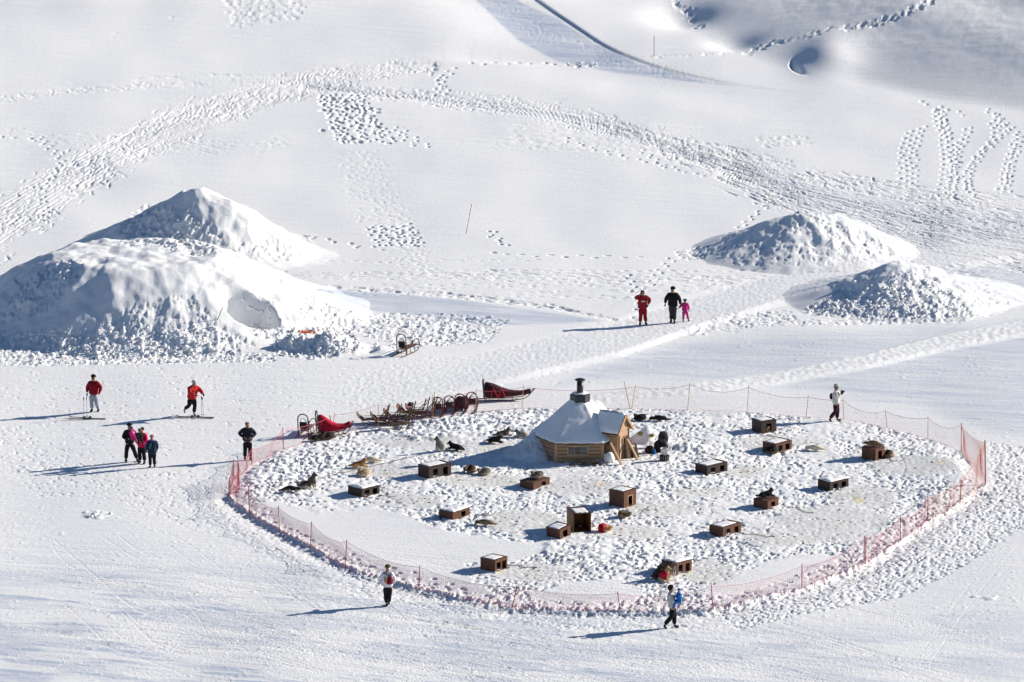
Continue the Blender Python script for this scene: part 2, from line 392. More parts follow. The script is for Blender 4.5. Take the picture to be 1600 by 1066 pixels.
for k in range(20):
    x0 = rng.uniform(900, 1500); y0 = rng.uniform(960, 1066)
    groove([(x0, y0), (x0 + 120, y0 + rng.uniform(-20, 12)), (x0 + 260, y0 + rng.uniform(-40, 20))], .05, rng.uniform(.006, .014))

# ---- paths and trails in the middle distance and beyond
T1 = [(-60, 395), (0, 352), (100, 288), (200, 228), (330, 175), (420, 146), (500, 126), (600, 110), (680, 104)]
trail(T1, 42, 9, 5200, (.12, .6), (.035, .07), .07, .08, 1.0)
for k in range(11):
    f_ = rng.uniform(-1, 1); o_ = [(u_ , v_ + f_ * w_) for (u_, v_), w_ in zip(T1, np.interp(np.arange(len(T1)), [0, len(T1) - 1], [44, 6]))]
    groove(o_[rng.integers(0, 3):], .05, rng.uniform(.01, .035), rng.choice([0, .3]))
T2 = [(-60, 162), (0, 155), (120, 141), (250, 134), (400, 129), (480, 136)]
trail(T2, 5, 5, 900, (.12, .4), (.04, .07), .05, .3)
trail([(100, 133), (220, 124), (350, 118), (470, 120)], 1.5, 1.5, 160, (.15, .35), (.06, .12), .05, .3)
T2b = [(470, 134), (560, 143), (700, 157), (800, 168), (900, 184), (1000, 212), (1100, 245), (1180, 275)]
trail(T2b, 6, 21, 3600, (.15, .7), (.035, .08), .07, .08)
T2c = [(1130, 262), (1220, 290), (1330, 325), (1450, 352), (1640, 385)]
trail(T2c, 27, 58, 6400, (.2, 1.0), (.035, .08), .075, .08)
trail([(1180, 250), (1300, 285), (1420, 312), (1640, 345)], 8, 26, 1300, (.15, .5), (.06, .13), .07, .35)
trail([(1380, 430), (1480, 432), (1640, 420)], 20, 30, 700, (.15, .5), (.06, .13), .07, .35)
trail([(1380, 470), (1500, 465), (1640, 462)], 8, 10, 300, (.15, .5), (.06, .13), .06, .35)
for off in range(14):
    o = rng.uniform(-30, 60)
    groove([(1130 + rng.uniform(-20, 20), 262 + o * .4), (1250, 300 + o * .8), (1400, 335 + o), (1600, 378 + o)], .05, rng.uniform(.02, .05), rng.choice([0, .3]))
for off in range(9):
    o = rng.uniform(-8, 8)
    groove([(470, 134 + o * .4), (700, 157 + o * .6), (900, 184 + o), (1000, 212 + o * 1.2), (1180, 272 + o * 2)], .05, rng.uniform(.02, .04), .3)
# print clusters
q = rand_in([(495, 152), (560, 143), (590, 165), (630, 205), (605, 226), (500, 226)], 26); n = len(q)
stamps(q[:, 0], q[:, 1], rng.uniform(.16, .26, n), rng.uniform(.12, .18, n), rng.uniform(.2, .4, n), rng.normal(1.9, .3, n), .3)
for k in range(7):
    x0 = 498 + k * 11 + rng.uniform(-3, 3); walk([(x0, 150), (x0 + 20, 185), (x0 + rng.uniform(20, 55), 222)], .6, .14, .36, .08)
for k in range(7):
    x0 = 575 + k * 11; walk([(x0, 352 + rng.uniform(-4, 6)), (x0 + 20, 384)], .55, .14, .32, .08)
q = rand_in([(520, 240), (590, 235), (650, 350), (690, 440), (640, 430), (560, 350)], 400); n = len(q)
stamps(q[:, 0], q[:, 1], rng.uniform(.12, .2, n), rng.uniform(.08, .12, n), rng.uniform(.01, .03, n), 1.9, .4)
for pts in ([(1420, 205), (1408, 240), (1412, 292)], [(1442, 198), (1426, 240), (1430, 292)], [(1465, 168), (1480, 215), (1490, 260), (1488, 305)],
            [(1460, 172), (1474, 220), (1478, 262), (1470, 305)], [(1470, 180), (1490, 230), (1492, 275), (1484, 305)], [(1512, 200), (1498, 240), (1492, 262)],
            [(1540, 172), (1566, 188), (1590, 212), (1576, 248), (1562, 300)], [(1555, 180), (1575, 205), (1540, 235), (1515, 262), (1512, 300)],
            [(1548, 190), (1560, 212), (1530, 240), (1508, 275), (1518, 305)], [(1594, 215), (1580, 255), (1574, 300)],
            [(1435, 160), (1470, 168), (1510, 180)], [(320 - 260, 215), (98, 252), (75, 285), (64, 300), (72, 345)], [(0, 215), (50, 218), (66, 225)],
            [(660, 108), (690, 128), (680, 148)], [(706, 108), (688, 125), (700, 150)], [(735, 100), (800, 99), (860, 101), (920, 106)],
            [(630, 206), (665, 226)], [(615, 200), (640, 226), (668, 230)], [(980, 430), (992, 455), (1000, 480), (985, 505)],
            [(1010, 450), (1035, 418), (1060, 395), (1105, 385)], [(1100, 400), (1150, 360), (1200, 320), (1215, 310)], [(760, 362), (785, 382)],
            [(768, 362), (788, 384)], [(430, 363), (500, 372), (560, 386)], [(440, 364), (520, 378), (600, 390)],
            [(770, 395), (820, 400), (1000, 402)], [(880, 218), (950, 240), (1050, 262)], [(1000, 235), (1040, 262), (1130, 282)]):
    walk(pts)
for k in range(14):
    v0 = rng.uniform(395, 470); u0 = rng.uniform(400, 800); walk([(u0, v0), (u0 + 200, v0 + rng.uniform(-3, 5)), (u0 + 430, v0 + rng.uniform(-2, 8))], .55, .12, .06, .06)
trail([(400, 434), (600, 432), (800, 430), (1000, 436), (1150, 441), (1300, 442)], 5, 9, 1500, (.15, .45), (.06, .12), .06, .35)
trail([(420, 441), (560, 452), (700, 462), (850, 478), (960, 500)], 3, 3, 520, (.12, .3), (.08, .14), .09, .4)
trail([(800, 458), (1000, 456), (1200, 452)], 2, 3, 260, (.15, .4), (.06, .12), .05, .35)
trail([(0, 215), (150, 225), (300, 232), (450, 225)], 14, 12, 500, (.12, .25), (.08, .13), .035, .35)
trail([(500, 220), (800, 225), (1000, 225)], 8, 8, 160, (.12, .25), (.08, .13), .025, .35)
trail([(130, 50), (400, 15), (500, 0)], 30, 10, 10)
q = rand_in([(350, 0), (480, 0), (470, 30), (360, 45)], 130); n = len(q); stamps(q[:, 0], q[:, 1], .2, .13, .05, .8, .4)
q = rand_in([(1180, 215), (1260, 212), (1270, 225), (1190, 232)], 50); n = len(q); stamps(q[:, 0], q[:, 1], .15, .13, .05, .8, .4)
q = rand_in([(800, 190), (1000, 215), (1000, 240), (800, 232)], 260); n = len(q); stamps(q[:, 0], q[:, 1], .2, .15, .025, .8, .4)
trail([(1162, 84), (1220, 66), (1290, 49), (1380, 36), (1460, 0)], 3.5, 4, 520, (.15, .3), (.1, .16), .14, .5)
trail([(1010, 90), (1100, 85), (1160, 84)], 1.2, 1.5, 70, (.12, .2), (.08, .12), .06, .4)
trail([(1050, 0), (1075, 20), (1095, 45)], 8, 10, 60, (.2, .4), (.12, .2), .1, .5)
trail([(762, 0), (830, 40), (890, 72), (1000, 105), (1120, 130)], 26, 4, 900, (.1, .2), (.06, .1), .025, .4)

# broad packed path, raised shoulders towards the sun
P1 = [(560, 610), (760, 575), (960, 530), (1080, 490), (1200, 455), (1330, 425), (1450, 405), (1660, 372)]
dd, sg, pp = pdist(np.where((Vd > 350) & (Vd < 650), Ud, -9999), Vd, P1)
wP = 26 - 10 * pp
D += sstep(wP + 9, wP, dd) * (0.09 * sg * np.clip(dd / wP, 0, 1) + 0.04) * (D > -5) * sstep(.02, .2, pp)
D += sstep(wP + 4, wP, dd) * 0.018 * perlin(Xd / .2, Yd / .5, 131)
P2 = [(900, 628), (1050, 612), (1200, 594), (1350, 566), (1470, 537), (1660, 500)]
d2, s2, p2 = pdist(np.where((Vd > 460) & (Vd < 680), Ud, -9999), Vd, P2)
w2 = 5 + 7 * p2
D += sstep(w2 + 4, w2 - 2, d2) * (0.10 + 0.035 * perlin(Xd / .3, Yd / .4, 132))
trail([(900, 505), (1000, 520), (1150, 512)], 8, 8, 260, (.1, .2), (.06, .1), .04, .4)

# ---- slopes of the mounds: chunky flanks
def flank(poly, n, rough, seed, heap=.14, hn=None):
    q = rand_in(poly, int(n * 1.6)); n = len(q)
    stamps(q[:, 0], q[:, 1], rng.uniform(.06, .20, n) , rng.uniform(.05, .13, n), rng.uniform(.02, heap * .55, n), rng.uniform(0, 3.14, n), mode='heap')
    q = rand_in(poly, int(n * 1.1)); n = len(q)
    stamps(q[:, 0], q[:, 1], rng.uniform(.07, .2, n), rng.uniform(.05, .11, n), rng.uniform(.02, heap * .75, n), rng.uniform(0, 3.14, n), .3)
    ins = inpoly(Ud, Vd, poly); D[ins] += (rough * perlin(Xd / .6, Yd / .6, seed) + rough * .35 * perlin(Xd / .22, Yd / .25, seed + 1))[ins]
def gul(poly, amp, seed, sx=1.1, sy=3.0):
    ins = inpoly(Ud, Vd, poly); D[ins] += (amp * np.abs(perlin(Xd / sx, Yd / sy, seed)))[ins]
flank([(0, 555), (0, 515), (60, 525), (150, 515), (210, 480), (300, 470), (350, 520), (380, 555), (200, 565)], 900, .06, 201)
flank([(0, 495), (30, 450), (90, 405), (130, 410), (120, 440), (60, 490), (0, 510)], 240, .09, 203)
flank([(235, 470), (300, 462), (330, 500), (400, 540), (300, 545), (240, 515)], 260, .08, 205)
flank([(190, 350), (230, 318), (300, 330), (345, 362), (350, 398), (300, 402), (250, 385), (190, 385)], 260, .08, 207, .2)
flank([(395, 470), (428, 472), (442, 520), (414, 528)], 100, .10, 209, .18)
flank([(440, 430), (500, 465), (560, 490), (700, 490), (800, 500), (760, 535), (640, 545), (560, 520), (470, 500)], 520, .03, 211, .12)
flank([(435, 525), (470, 512), (545, 515), (560, 545), (500, 562), (430, 556)], 420, .13, 213, .24)
flank([(0, 548), (250, 545), (430, 555), (430, 566), (0, 572)], 500, .03, 214, .10)
flank([(350, 385), (480, 370), (500, 400), (400, 410)], 90, .04, 215, .1)
flank([(1250, 490), (1330, 445), (1390, 425), (1440, 415), (1500, 470), (1520, 495), (1350, 498)], 750, .07, 221, .16)
flank([(1230, 485), (1250, 500), (1500, 500), (1600, 480), (1500, 505), (1200, 510), (1080, 520), (1080, 500)], 300, .03, 223, .09)
flank([(1440, 415), (1520, 445), (1580, 475), (1500, 480)], 160, .05, 225, .09)
flank([(1110, 395), (1200, 360), (1250, 345), (1310, 380), (1400, 400), (1300, 416), (1150, 414)], 120, .05, 227, .09)
flank([(1260, 340), (1330, 345), (1360, 370), (1400, 400), (1330, 405)], 150, .06, 229, .12)
flank([(1060, 395), (1120, 380), (1100, 408), (1060, 405)], 60, .02, 231, .09)
gul([(130, 400), (250, 402), (330, 430), (300, 480), (160, 500), (90, 450)], .05, 241, 1.6, 2.6)
gul([(300, 300), (420, 350), (480, 390), (380, 395), (330, 340)], .14, 243, .8, 2.2)
gul([(1240, 335), (1330, 340), (1440, 390), (1380, 405), (1300, 390)], .12, 245, .8, 2.2)
hm = HB[DN]; mm_ = sstep(.25, .9, hm) * (Vd > 250) * (Vd < 575)
bl_ = perlin(Xd / 1.15, Yd / 1.3, 260) * .16 + perlin(Xd / .5, Yd / .6, 261) * .06
D += mm_ * (bl_ - .05 * np.abs(perlin(Xd / .8, Yd / .9, 262)) + .012 * perlin(Xd / .18, Yd / .2, 263))
# sled run down the front left mound, and a few big clods on its flat top
for k in range(40):
    t = k / 39; stamps([130 - 60 * t + 30], [405 + 95 * t], .3, .5, .06 * (1 - t * .6), 0.2, .3)
stamps([150, 240, 262, 268, 245, 232, 120], [397, 378, 377, 388, 400, 383, 392], .5, .35, [.18, .22, .26, .14, .12, .2, .15], 0.3, mode='heap')

# ---- what the snow is like: polished piste (ice), shade painted on two runs, and soiled packed snow (dirt)
def patch(poly, soft, val, arr):
    ins = inpoly(Ud, Vd, poly); P = np.array(poly)
    box = (Vd > P[:, 1].min() - 5) & (Vd < P[:, 1].max() + 5)
    bd, _, _ = pdist(np.where(box, Ud, -9999), Vd, poly + [poly[0]])
    np.maximum(arr, np.where(ins, sstep(0, soft, bd), 0) * val, out=arr)
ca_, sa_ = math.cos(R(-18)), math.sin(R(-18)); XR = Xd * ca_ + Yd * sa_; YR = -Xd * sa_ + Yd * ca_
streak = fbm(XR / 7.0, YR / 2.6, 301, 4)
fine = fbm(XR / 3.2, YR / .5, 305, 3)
patch([(470, 444), (560, 452), (700, 464), (900, 492), (960, 502), (880, 508), (760, 512), (690, 500), (560, 485), (520, 466)], 5, .8, ICE_SHADE)  # groomed dip facing away from the sun: its shade painted in as tint
patch([(735, -5), (800, -5), (870, 27), (930, 66), (1000, 99), (1100, 125), (1200, 141), (1080, 130), (960, 116), (870, 98), (810, 66)], 4, 1.0, ICE_SHADE)  # groomed grey run at the top, its shady tone also painted into the colour
patch([(820, 620), (900, 570), (1060, 525), (1200, 512), (1660, 492), (1660, 700), (1560, 690), (1440, 650), (1250, 618), (1000, 600)], 26, .62, ICE_SHADE)
patch([(1130, 250), (1300, 285), (1640, 340), (1640, 392), (1560, 385), (1450, 400), (1350, 385), (1220, 320)], 16, .42, ICE_SHADE)
patch([(1380, 420), (1480, 415), (1640, 400), (1640, 480), (1560, 470), (1460, 445)], 10, .38, ICE_SHADE)
patch([(560, 140), (760, 158), (900, 180), (1000, 205), (1180, 262), (1130, 265), (980, 222), (860, 190), (700, 166)], 6, .35, ICE_SHADE)
ICE_SHADE *= np.where((Vd > 505) & (Vd < 700) & (Ud > 780), 1 - sstep(w2 + 6, w2, d2), 1)
ICE_SHADE *= 1 - 0.9 * sstep(wP + 3, wP - 6, dd)
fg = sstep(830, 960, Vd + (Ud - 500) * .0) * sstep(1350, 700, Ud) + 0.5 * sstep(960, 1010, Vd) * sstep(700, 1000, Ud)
ICE_SHADE = np.maximum(ICE_SHADE, np.clip(fg, 0, 1) * sstep(-.2, .2, streak + .45 * fine) * 1.0)
patch([(1430, 962), (1480, 948), (1660, 945), (1660, 1010), (1480, 1005)], 14, .4, ICE_SHADE)
ICE_SHADE *= 0.72 + .6 * np.clip(fine + .1, 0, 1)
ICE_SHADE = np.where(inE, 0, ICE_SHADE) * (1 - .55 * SCR)
DIRT = np.where(inE, disc_m * (.55 + .5 * fbm(Xd / 1.1, Yd / 1.5, 311, 3)), 0)
yel = np.zeros_like(Xd)
for k in range(60):
    i = int(rng.integers(len(DISCS))); a, b, ra, rb = DISCS[i]
    uu = a + rng.uniform(-1, 1) * ra; v_ = b + rng.uniform(-1, 1) * rb; s_ = rng.uniform(1.5, 5)
    yel += np.exp(-(((Ud - uu) / s_) ** 2 + ((Vd - v_) / (s_ * .4)) ** 2)) * rng.uniform(.2, .9)
for uu, v_ in ((779, 893), (940, 757), (1337, 780), (1345, 783), (1075, 893), (1472, 722)):
    yel += np.exp(-(((Ud - uu) / 6) ** 2 + ((Vd - v_) / 2.5) ** 2)) * 1.1
yel = np.clip(yel, 0, 1) * inE
clear = np.maximum(sstep(wP + 6, wP - 6, dd) * sstep(.02, .15, pp) * .9, sstep(w2 + 2, w2 - 3, d2) * .6)
D += (PR + HP * np.where(PR < -.02, .3, 1)) * (1 - clear)
H[DN] += D

def H_at(x, y):
    """ground height at a world point, from the dense grid"""
    x = np.asarray(x, float); y = np.asarray(y, float)
    u, v = proj(x, y, 0)
    c = np.clip((u - ucd[0]) / du_c, 0, NC - 1.001)
    vd = vrow[R0:R0 + NR]
    r = np.clip(np.interp(-v, -vd, np.arange(NR)), 0, NR - 1.001)
    c0 = c.astype(int); r0 = r.astype(int); fc = c - c0; fr = r - r0; Hd = H[DN]
    return (Hd[r0, c0] * (1 - fr) + Hd[r0 + 1, c0] * fr) * (1 - fc) + (Hd[r0, c0 + 1] * (1 - fr) + Hd[r0 + 1, c0 + 1] * fr) * fc
def spot(u, v):
    """the world point of the ground that the photo shows at pixel u, v"""
    a = (u - 800) / F_PX; b = (533 - v) / F_PX
    t = np.arange(225, 460, 0.08)
    x = a * t; y = CAM[1] + t * (CP + b * SP); z = CAM[2] + t * (-SP + b * CP)
    k = int(np.argmax(z <= H_at(x, y)))
    return Vector((x[k], y[k], float(H_at(x[k], y[k]))))

# ------------------------------------------------------------------ materials
def new_mat(name):
    m = bpy.data.materials.new(name); m.use_nodes = True
    return m, m.node_tree, m.node_tree.nodes['Principled BSDF']
MATS = {}
def mat(name, col, rough=.7, var=.12, scale=9., col2=None, bump=.0, metal=0., bscale=40.):
    if name in MATS: return MATS[name]
    m, t, b = new_mat(name); b.inputs['Roughness'].default_value = rough; b.inputs['Metallic'].default_value = metal; b.inputs['Specular IOR Level'].default_value = .5 if rough < .5 else .15
    tc = t.nodes.new('ShaderNodeTexCoord'); n = t.nodes.new('ShaderNodeTexNoise'); n.inputs['Scale'].default_value = scale
    n.inputs['Detail'].default_value = 4; r = t.nodes.new('ShaderNodeValToRGB')
    c2 = col2 or tuple(max(0, c * (1 - 2 * var)) for c in col)
    r.color_ramp.elements[0].position = .35; r.color_ramp.elements[1].position = .65
    r.color_ramp.elements[0].color = (*c2, 1); r.color_ramp.elements[1].color = (*(min(1, c * (1 + var)) for c in col), 1)
    t.links.new(tc.outputs['Object'], n.inputs['Vector']); t.links.new(n.outputs[0], r.inputs[0]); t.links.new(r.outputs[0], b.inputs['Base Color'])
    if bump:
        n2 = t.nodes.new('ShaderNodeTexNoise'); n2.inputs['Scale'].default_value = bscale
        bp = t.nodes.new('ShaderNodeBump'); bp.inputs['Strength'].default_value = 1; bp.inputs['Distance'].default_value = bump
        t.links.new(tc.outputs['Object'], n2.inputs['Vector']); t.links.new(n2.outputs[0], bp.inputs['Height']); t.links.new(bp.outputs[0], b.inputs['Normal'])
    MATS[name] = m; return m
def wood(name, col, col2, axis=(18, 18, 2), rough=.75):
    if name in MATS: return MATS[name]
    m, t, b = new_mat(name); b.inputs['Roughness'].default_value = rough; b.inputs['Specular IOR Level'].default_value = .2
    tc = t.nodes.new('ShaderNodeTexCoord'); mp = t.nodes.new('ShaderNodeMapping'); mp.inputs['Scale'].default_value = axis
    n = t.nodes.new('ShaderNodeTexNoise'); n.inputs['Scale'].default_value = 2.; n.inputs['Detail'].default_value = 6; n.inputs['Distortion'].default_value = .6
    r = t.nodes.new('ShaderNodeValToRGB'); r.color_ramp.elements[0].position = .3; r.color_ramp.elements[1].position = .7
    r.color_ramp.elements[0].color = (*col2, 1); r.color_ramp.elements[1].color = (*col, 1)
    t.links.new(tc.outputs['Object'], mp.inputs[0]); t.links.new(mp.outputs[0], n.inputs['Vector']); t.links.new(n.outputs[0], r.inputs[0]); t.links.new(r.outputs[0], b.inputs['Base Color'])
    bp = t.nodes.new('ShaderNodeBump'); bp.inputs['Distance'].default_value = .006; t.links.new(n.outputs[0], bp.inputs['Height']); t.links.new(bp.outputs[0], b.inputs['Normal'])
    MATS[name] = m; return m

def snow_material(name, attrs):
    m, t, b = new_mat(name); L = t.links.new
    b.inputs['Roughness'].default_value = .75; b.inputs['Specular IOR Level'].default_value = .18
    tc = t.nodes.new('ShaderNodeTexCoord')
    n = t.nodes.new('ShaderNodeTexNoise'); n.inputs['Scale'].default_value = .35; n.inputs['Detail'].default_value = 6; n.inputs['Roughness'].default_value = .65
    L(tc.outputs['Object'], n.inputs['Vector'])
    def mix(fac, a, c):
        x = t.nodes.new('ShaderNodeMix'); x.data_type = 'RGBA'
        if isinstance(fac, float): x.inputs[0].default_value = fac
        else: L(fac, x.inputs[0])
        for k, s in ((6, a), (7, c)):
            if isinstance(s, tuple): x.inputs[k].default_value = (*s, 1)
            else: L(s, x.inputs[k])
        return x.outputs[2]
    col = mix(n.outputs[0], (.835, .835, .835), (.90, .895, .885))
    if attrs:
        at = t.nodes.new('ShaderNodeAttribute'); at.attribute_name = 'snow_kind'
        sp = t.nodes.new('ShaderNodeSeparateColor'); L(at.outputs['Color'], sp.inputs[0])
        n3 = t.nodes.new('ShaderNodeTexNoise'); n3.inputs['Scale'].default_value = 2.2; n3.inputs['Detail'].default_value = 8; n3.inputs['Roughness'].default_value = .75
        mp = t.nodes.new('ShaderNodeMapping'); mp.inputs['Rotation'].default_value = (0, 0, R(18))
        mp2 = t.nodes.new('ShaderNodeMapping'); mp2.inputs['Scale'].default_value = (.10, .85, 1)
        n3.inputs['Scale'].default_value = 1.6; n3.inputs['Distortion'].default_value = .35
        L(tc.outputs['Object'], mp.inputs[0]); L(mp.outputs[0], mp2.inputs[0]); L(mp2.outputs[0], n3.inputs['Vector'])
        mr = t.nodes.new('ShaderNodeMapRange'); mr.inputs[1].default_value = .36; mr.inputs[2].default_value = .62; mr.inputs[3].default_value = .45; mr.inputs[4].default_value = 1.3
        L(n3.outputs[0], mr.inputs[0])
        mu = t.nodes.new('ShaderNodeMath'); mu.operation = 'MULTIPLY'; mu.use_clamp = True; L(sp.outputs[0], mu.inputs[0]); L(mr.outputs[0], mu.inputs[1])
        col = mix(mu.outputs[0], col, (.49, .55, .66))  # bluish grey of ice, and the painted shade of two runs
        mu2 = t.nodes.new('ShaderNodeMath'); mu2.operation = 'MULTIPLY'; mu2.use_clamp = True; L(sp.outputs[1], mu2.inputs[0])
        n5 = t.nodes.new('ShaderNodeTexNoise'); n5.inputs['Scale'].default_value = 1.8; n5.inputs['Detail'].default_value = 7; n5.inputs['Roughness'].default_value = .75; L(tc.outputs['Object'], n5.inputs['Vector'])
        mr5 = t.nodes.new('ShaderNodeMapRange'); mr5.inputs[1].default_value = .3; mr5.inputs[2].default_value = .7; mr5.inputs[3].default_value = .5; mr5.inputs[4].default_value = 1.4; L(n5.outputs[0], mr5.inputs[0]); L(mr5.outputs[0], mu2.inputs[1])
        col = mix(mu2.outputs[0], col, (.66, .65, .615))
        col = mix(sp.outputs[2], col, (.80, .68, .42))
        ro = t.nodes.new('ShaderNodeMapRange'); ro.inputs[3].default_value = .78; ro.inputs[4].default_value = .5; L(sp.outputs[0], ro.inputs[0]); L(ro.outputs[0], b.inputs['Roughness'])
    L(col, b.inputs['Base Color'])
    n1 = t.nodes.new('ShaderNodeTexNoise'); n1.inputs['Scale'].default_value = 7; n1.inputs['Detail'].default_value = 5; n1.inputs['Roughness'].default_value = .7
    L(tc.outputs['Object'], n1.inputs['Vector'])
    bp = t.nodes.new('ShaderNodeBump'); bp.inputs['Strength'].default_value = .8; bp.inputs['Distance'].default_value = .022
    if attrs:
        m0 = t.nodes.new('ShaderNodeMath'); m0.operation = 'MULTIPLY_ADD'; m0.inputs[1].default_value = 1.3
        n6 = t.nodes.new('ShaderNodeTexNoise'); n6.inputs['Scale'].default_value = 17; n6.inputs['Detail'].default_value = 4; n6.inputs['Roughness'].default_value = .8; L(tc.outputs['Object'], n6.inputs['Vector'])
        L(n6.outputs[0], m0.inputs[0]); L(n1.outputs[0], m0.inputs[2])
        m2 = t.nodes.new('ShaderNodeMath'); m2.operation = 'MULTIPLY_ADD'; m2.inputs[1].default_value = 2.2; L(n3.outputs[0], m2.inputs[0]); L(m0.outputs[0], m2.inputs[2])
        L(m2.outputs[0], bp.inputs['Height'])
    else: L(n1.outputs[0], bp.inputs['Height'])
    L(bp.outputs[0], b.inputs['Normal'])
    return m
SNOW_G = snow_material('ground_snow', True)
SNOW = snow_material('snow', False)

# ------------------------------------------------------------------ terrain mesh
def grid_mesh(name, X, Y, Z):
    nr, nc = X.shape
    me = bpy.data.meshes.new(name)
    co = np.stack([X, Y, Z], -1).reshape(-1, 3).astype(np.float32)
    me.vertices.add(nr * nc); me.vertices.foreach_set('co', co.ravel())
    r, c = np.meshgrid(np.arange(nr - 1), np.arange(nc - 1), indexing='ij')
    a = (r * nc + c).ravel()
    f = np.stack([a, a + 1, a + nc + 1, a + nc], -1).astype(np.int32)      # rows go away from the camera
    nf = len(f)
    me.loops.add(nf * 4); me.polygons.add(nf)
    me.loops.foreach_set('vertex_index', f.ravel())
    me.polygons.foreach_set('loop_start', np.arange(nf, dtype=np.int32) * 4)
    me.polygons.foreach_set('use_smooth', np.ones(nf, bool))
    me.update(calc_edges=True)
    return me
tm = grid_mesh('snow_ground', X, Y, H)
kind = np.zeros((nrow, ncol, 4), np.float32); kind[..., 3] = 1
kind[DN + (0,)] = ICE_SHADE; kind[DN + (1,)] = np.clip(DIRT, 0, 1); kind[DN + (2,)] = yel
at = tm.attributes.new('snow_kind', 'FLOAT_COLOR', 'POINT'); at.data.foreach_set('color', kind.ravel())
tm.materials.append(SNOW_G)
terr = bpy.data.objects.new('snow_ground', tm); COL.objects.link(terr)
terr['kind'] = 'structure'; terr['label'] = 'open snowfield with pistes, footprints and ploughed heaps'
# ------------------------------------------------------------------ builders
class MB:
    def __init__(s): s.v = []; s.f = []
    def add(s, vs, fs):
        k = len(s.v); s.v += [tuple(p) for p in vs]; s.f += [tuple(i + k for i in f) for f in fs]
    def box(s, c, d, rot=None, taper=None):
        x, y, z = d[0] / 2, d[1] / 2, d[2] / 2
        vs = [Vector((i * x, j * y, k * z)) for k in (-1, 1) for j in (-1, 1) for i in (-1, 1)]
        if rot is not None: vs = [rot @ p for p in vs]
        s.add([p + Vector(c) for p in vs], [(0, 2, 3, 1), (4, 5, 7, 6), (0, 1, 5, 4), (1, 3, 7, 5), (3, 2, 6, 7), (2, 0, 4, 6)])
    def beam(s, a, b, w, h, roll=0.0):
        a, b = Vector(a), Vector(b); q = (b - a).to_track_quat('Y', 'Z').to_matrix()
        s.box((a + b) / 2, (w, (b - a).length, h), q @ Matrix.Rotation(roll, 3, 'Y'))
    def tube(s, pts, r, n=6, caps=True):
        pts = [Vector(p) for p in pts]; m = len(pts)
        rs = r if isinstance(r, (list, tuple)) else [r] * m
        T = [(pts[min(i + 1, m - 1)] - pts[max(i - 1, 0)]).normalized() for i in range(m)]
        up = Vector((0, 0, 1)) if abs(T[0].z) < .9 else Vector((1, 0, 0)); k = len(s.v)
        for i in range(m):
            a = T[i].cross(up)
            if a.length < 1e-4: a = T[i].cross(Vector((0, 1, 0)))
            a.normalize(); b = T[i].cross(a)
            up = b * -1 if b.dot(up) < 0 else b
            b = T[i].cross(a)
            for j in range(n):
                t = 2 * math.pi * j / n; s.v.append(tuple(pts[i] + (a * math.cos(t) + b * math.sin(t)) * rs[i]))
        for i in range(m - 1):
            for j in range(n):
                p = k + i * n + j; q = k + i * n + (j + 1) % n
                s.f.append((p, q, q + n, p + n))
        if caps:
            s.f.append(tuple(k + j for j in range(n))[::-1]); s.f.append(tuple(k + (m - 1) * n + j for j in range(n)))
    def lathe(s, prof, n=16, c=(0, 0, 0), phase=0.0):
        k = len(s.v)
        for r, z in prof:
            for j in range(n):
                t = 2 * math.pi * j / n + phase; s.v.append((c[0] + r * math.cos(t), c[1] + r * math.sin(t), c[2] + z))
        for i in range(len(prof) - 1):
            for j in range(n):
                p = k + i * n + j; q = k + i * n + (j + 1) % n; s.f.append((p, q, q + n, p + n))
        s.f.append(tuple(k + j for j in range(n))[::-1]); s.f.append(tuple(k + (len(prof) - 1) * n + j for j in range(n)))
    def prism(s, poly, off):
        n = len(poly); off = Vector(off); k = len(s.v)
        s.v += [tuple(Vector(p)) for p in poly] + [tuple(Vector(p) + off) for p in poly]
        s.f.append(tuple(range(k, k + n))); s.f.append(tuple(range(k + n, k + 2 * n))[::-1])
        for j in range(n): q = (j + 1) % n; s.f.append((k + j, k + n + j, k + n + q, k + q))
    def blob(s, c, d, seed=0, rough=.18, seg=8, ring=5):
        rr = random.Random(seed); vs = []; fs = []
        vs.append((0, 0, -1))
        for i in range(1, ring):
            ph = math.pi * i / ring
            for j in range(seg):
                t = 2 * math.pi * j / seg; q = 1 + rr.uniform(-rough, rough)
                vs.append((math.sin(ph) * math.cos(t) * q, math.sin(ph) * math.sin(t) * q, -math.cos(ph) * q))
        vs.append((0, 0, 1)); m = len(vs) - 1
        for j in range(seg): fs.append((0, 1 + (j + 1) % seg, 1 + j))
        for i in range(ring - 2):
            for j in range(seg):
                a = 1 + i * seg + j; b = 1 + i * seg + (j + 1) % seg; fs.append((a, b, b + seg, a + seg))
        for j in range(seg): fs.append((m, 1 + (ring - 2) * seg + j, 1 + (ring - 2) * seg + (j + 1) % seg))
        s.add([(c[0] + p[0] * d[0], c[1] + p[1] * d[1], c[2] + p[2] * d[2]) for p in vs], fs)
    def build(s, name, m, parent=None, smooth=False, label=None):
        me = bpy.data.meshes.new(name); me.from_pydata(s.v, [], s.f)
        if smooth: me.polygons.foreach_set('use_smooth', [True] * len(me.polygons))
        me.materials.append(m); o = bpy.data.objects.new(name, me); COL.objects.link(o)
        if parent: o.parent = parent
        if label: o['label'] = label
        return o
def mesh_fix(o):
    import bmesh
    bm = bmesh.new(); bm.from_mesh(o.data); bmesh.ops.recalc_face_normals(bm, faces=bm.faces); bm.to_mesh(o.data); bm.free(); return o
def bevel(o, w=.008):
    m = o.modifiers.new('edge', 'BEVEL'); m.width = w; m.segments = 1; return o
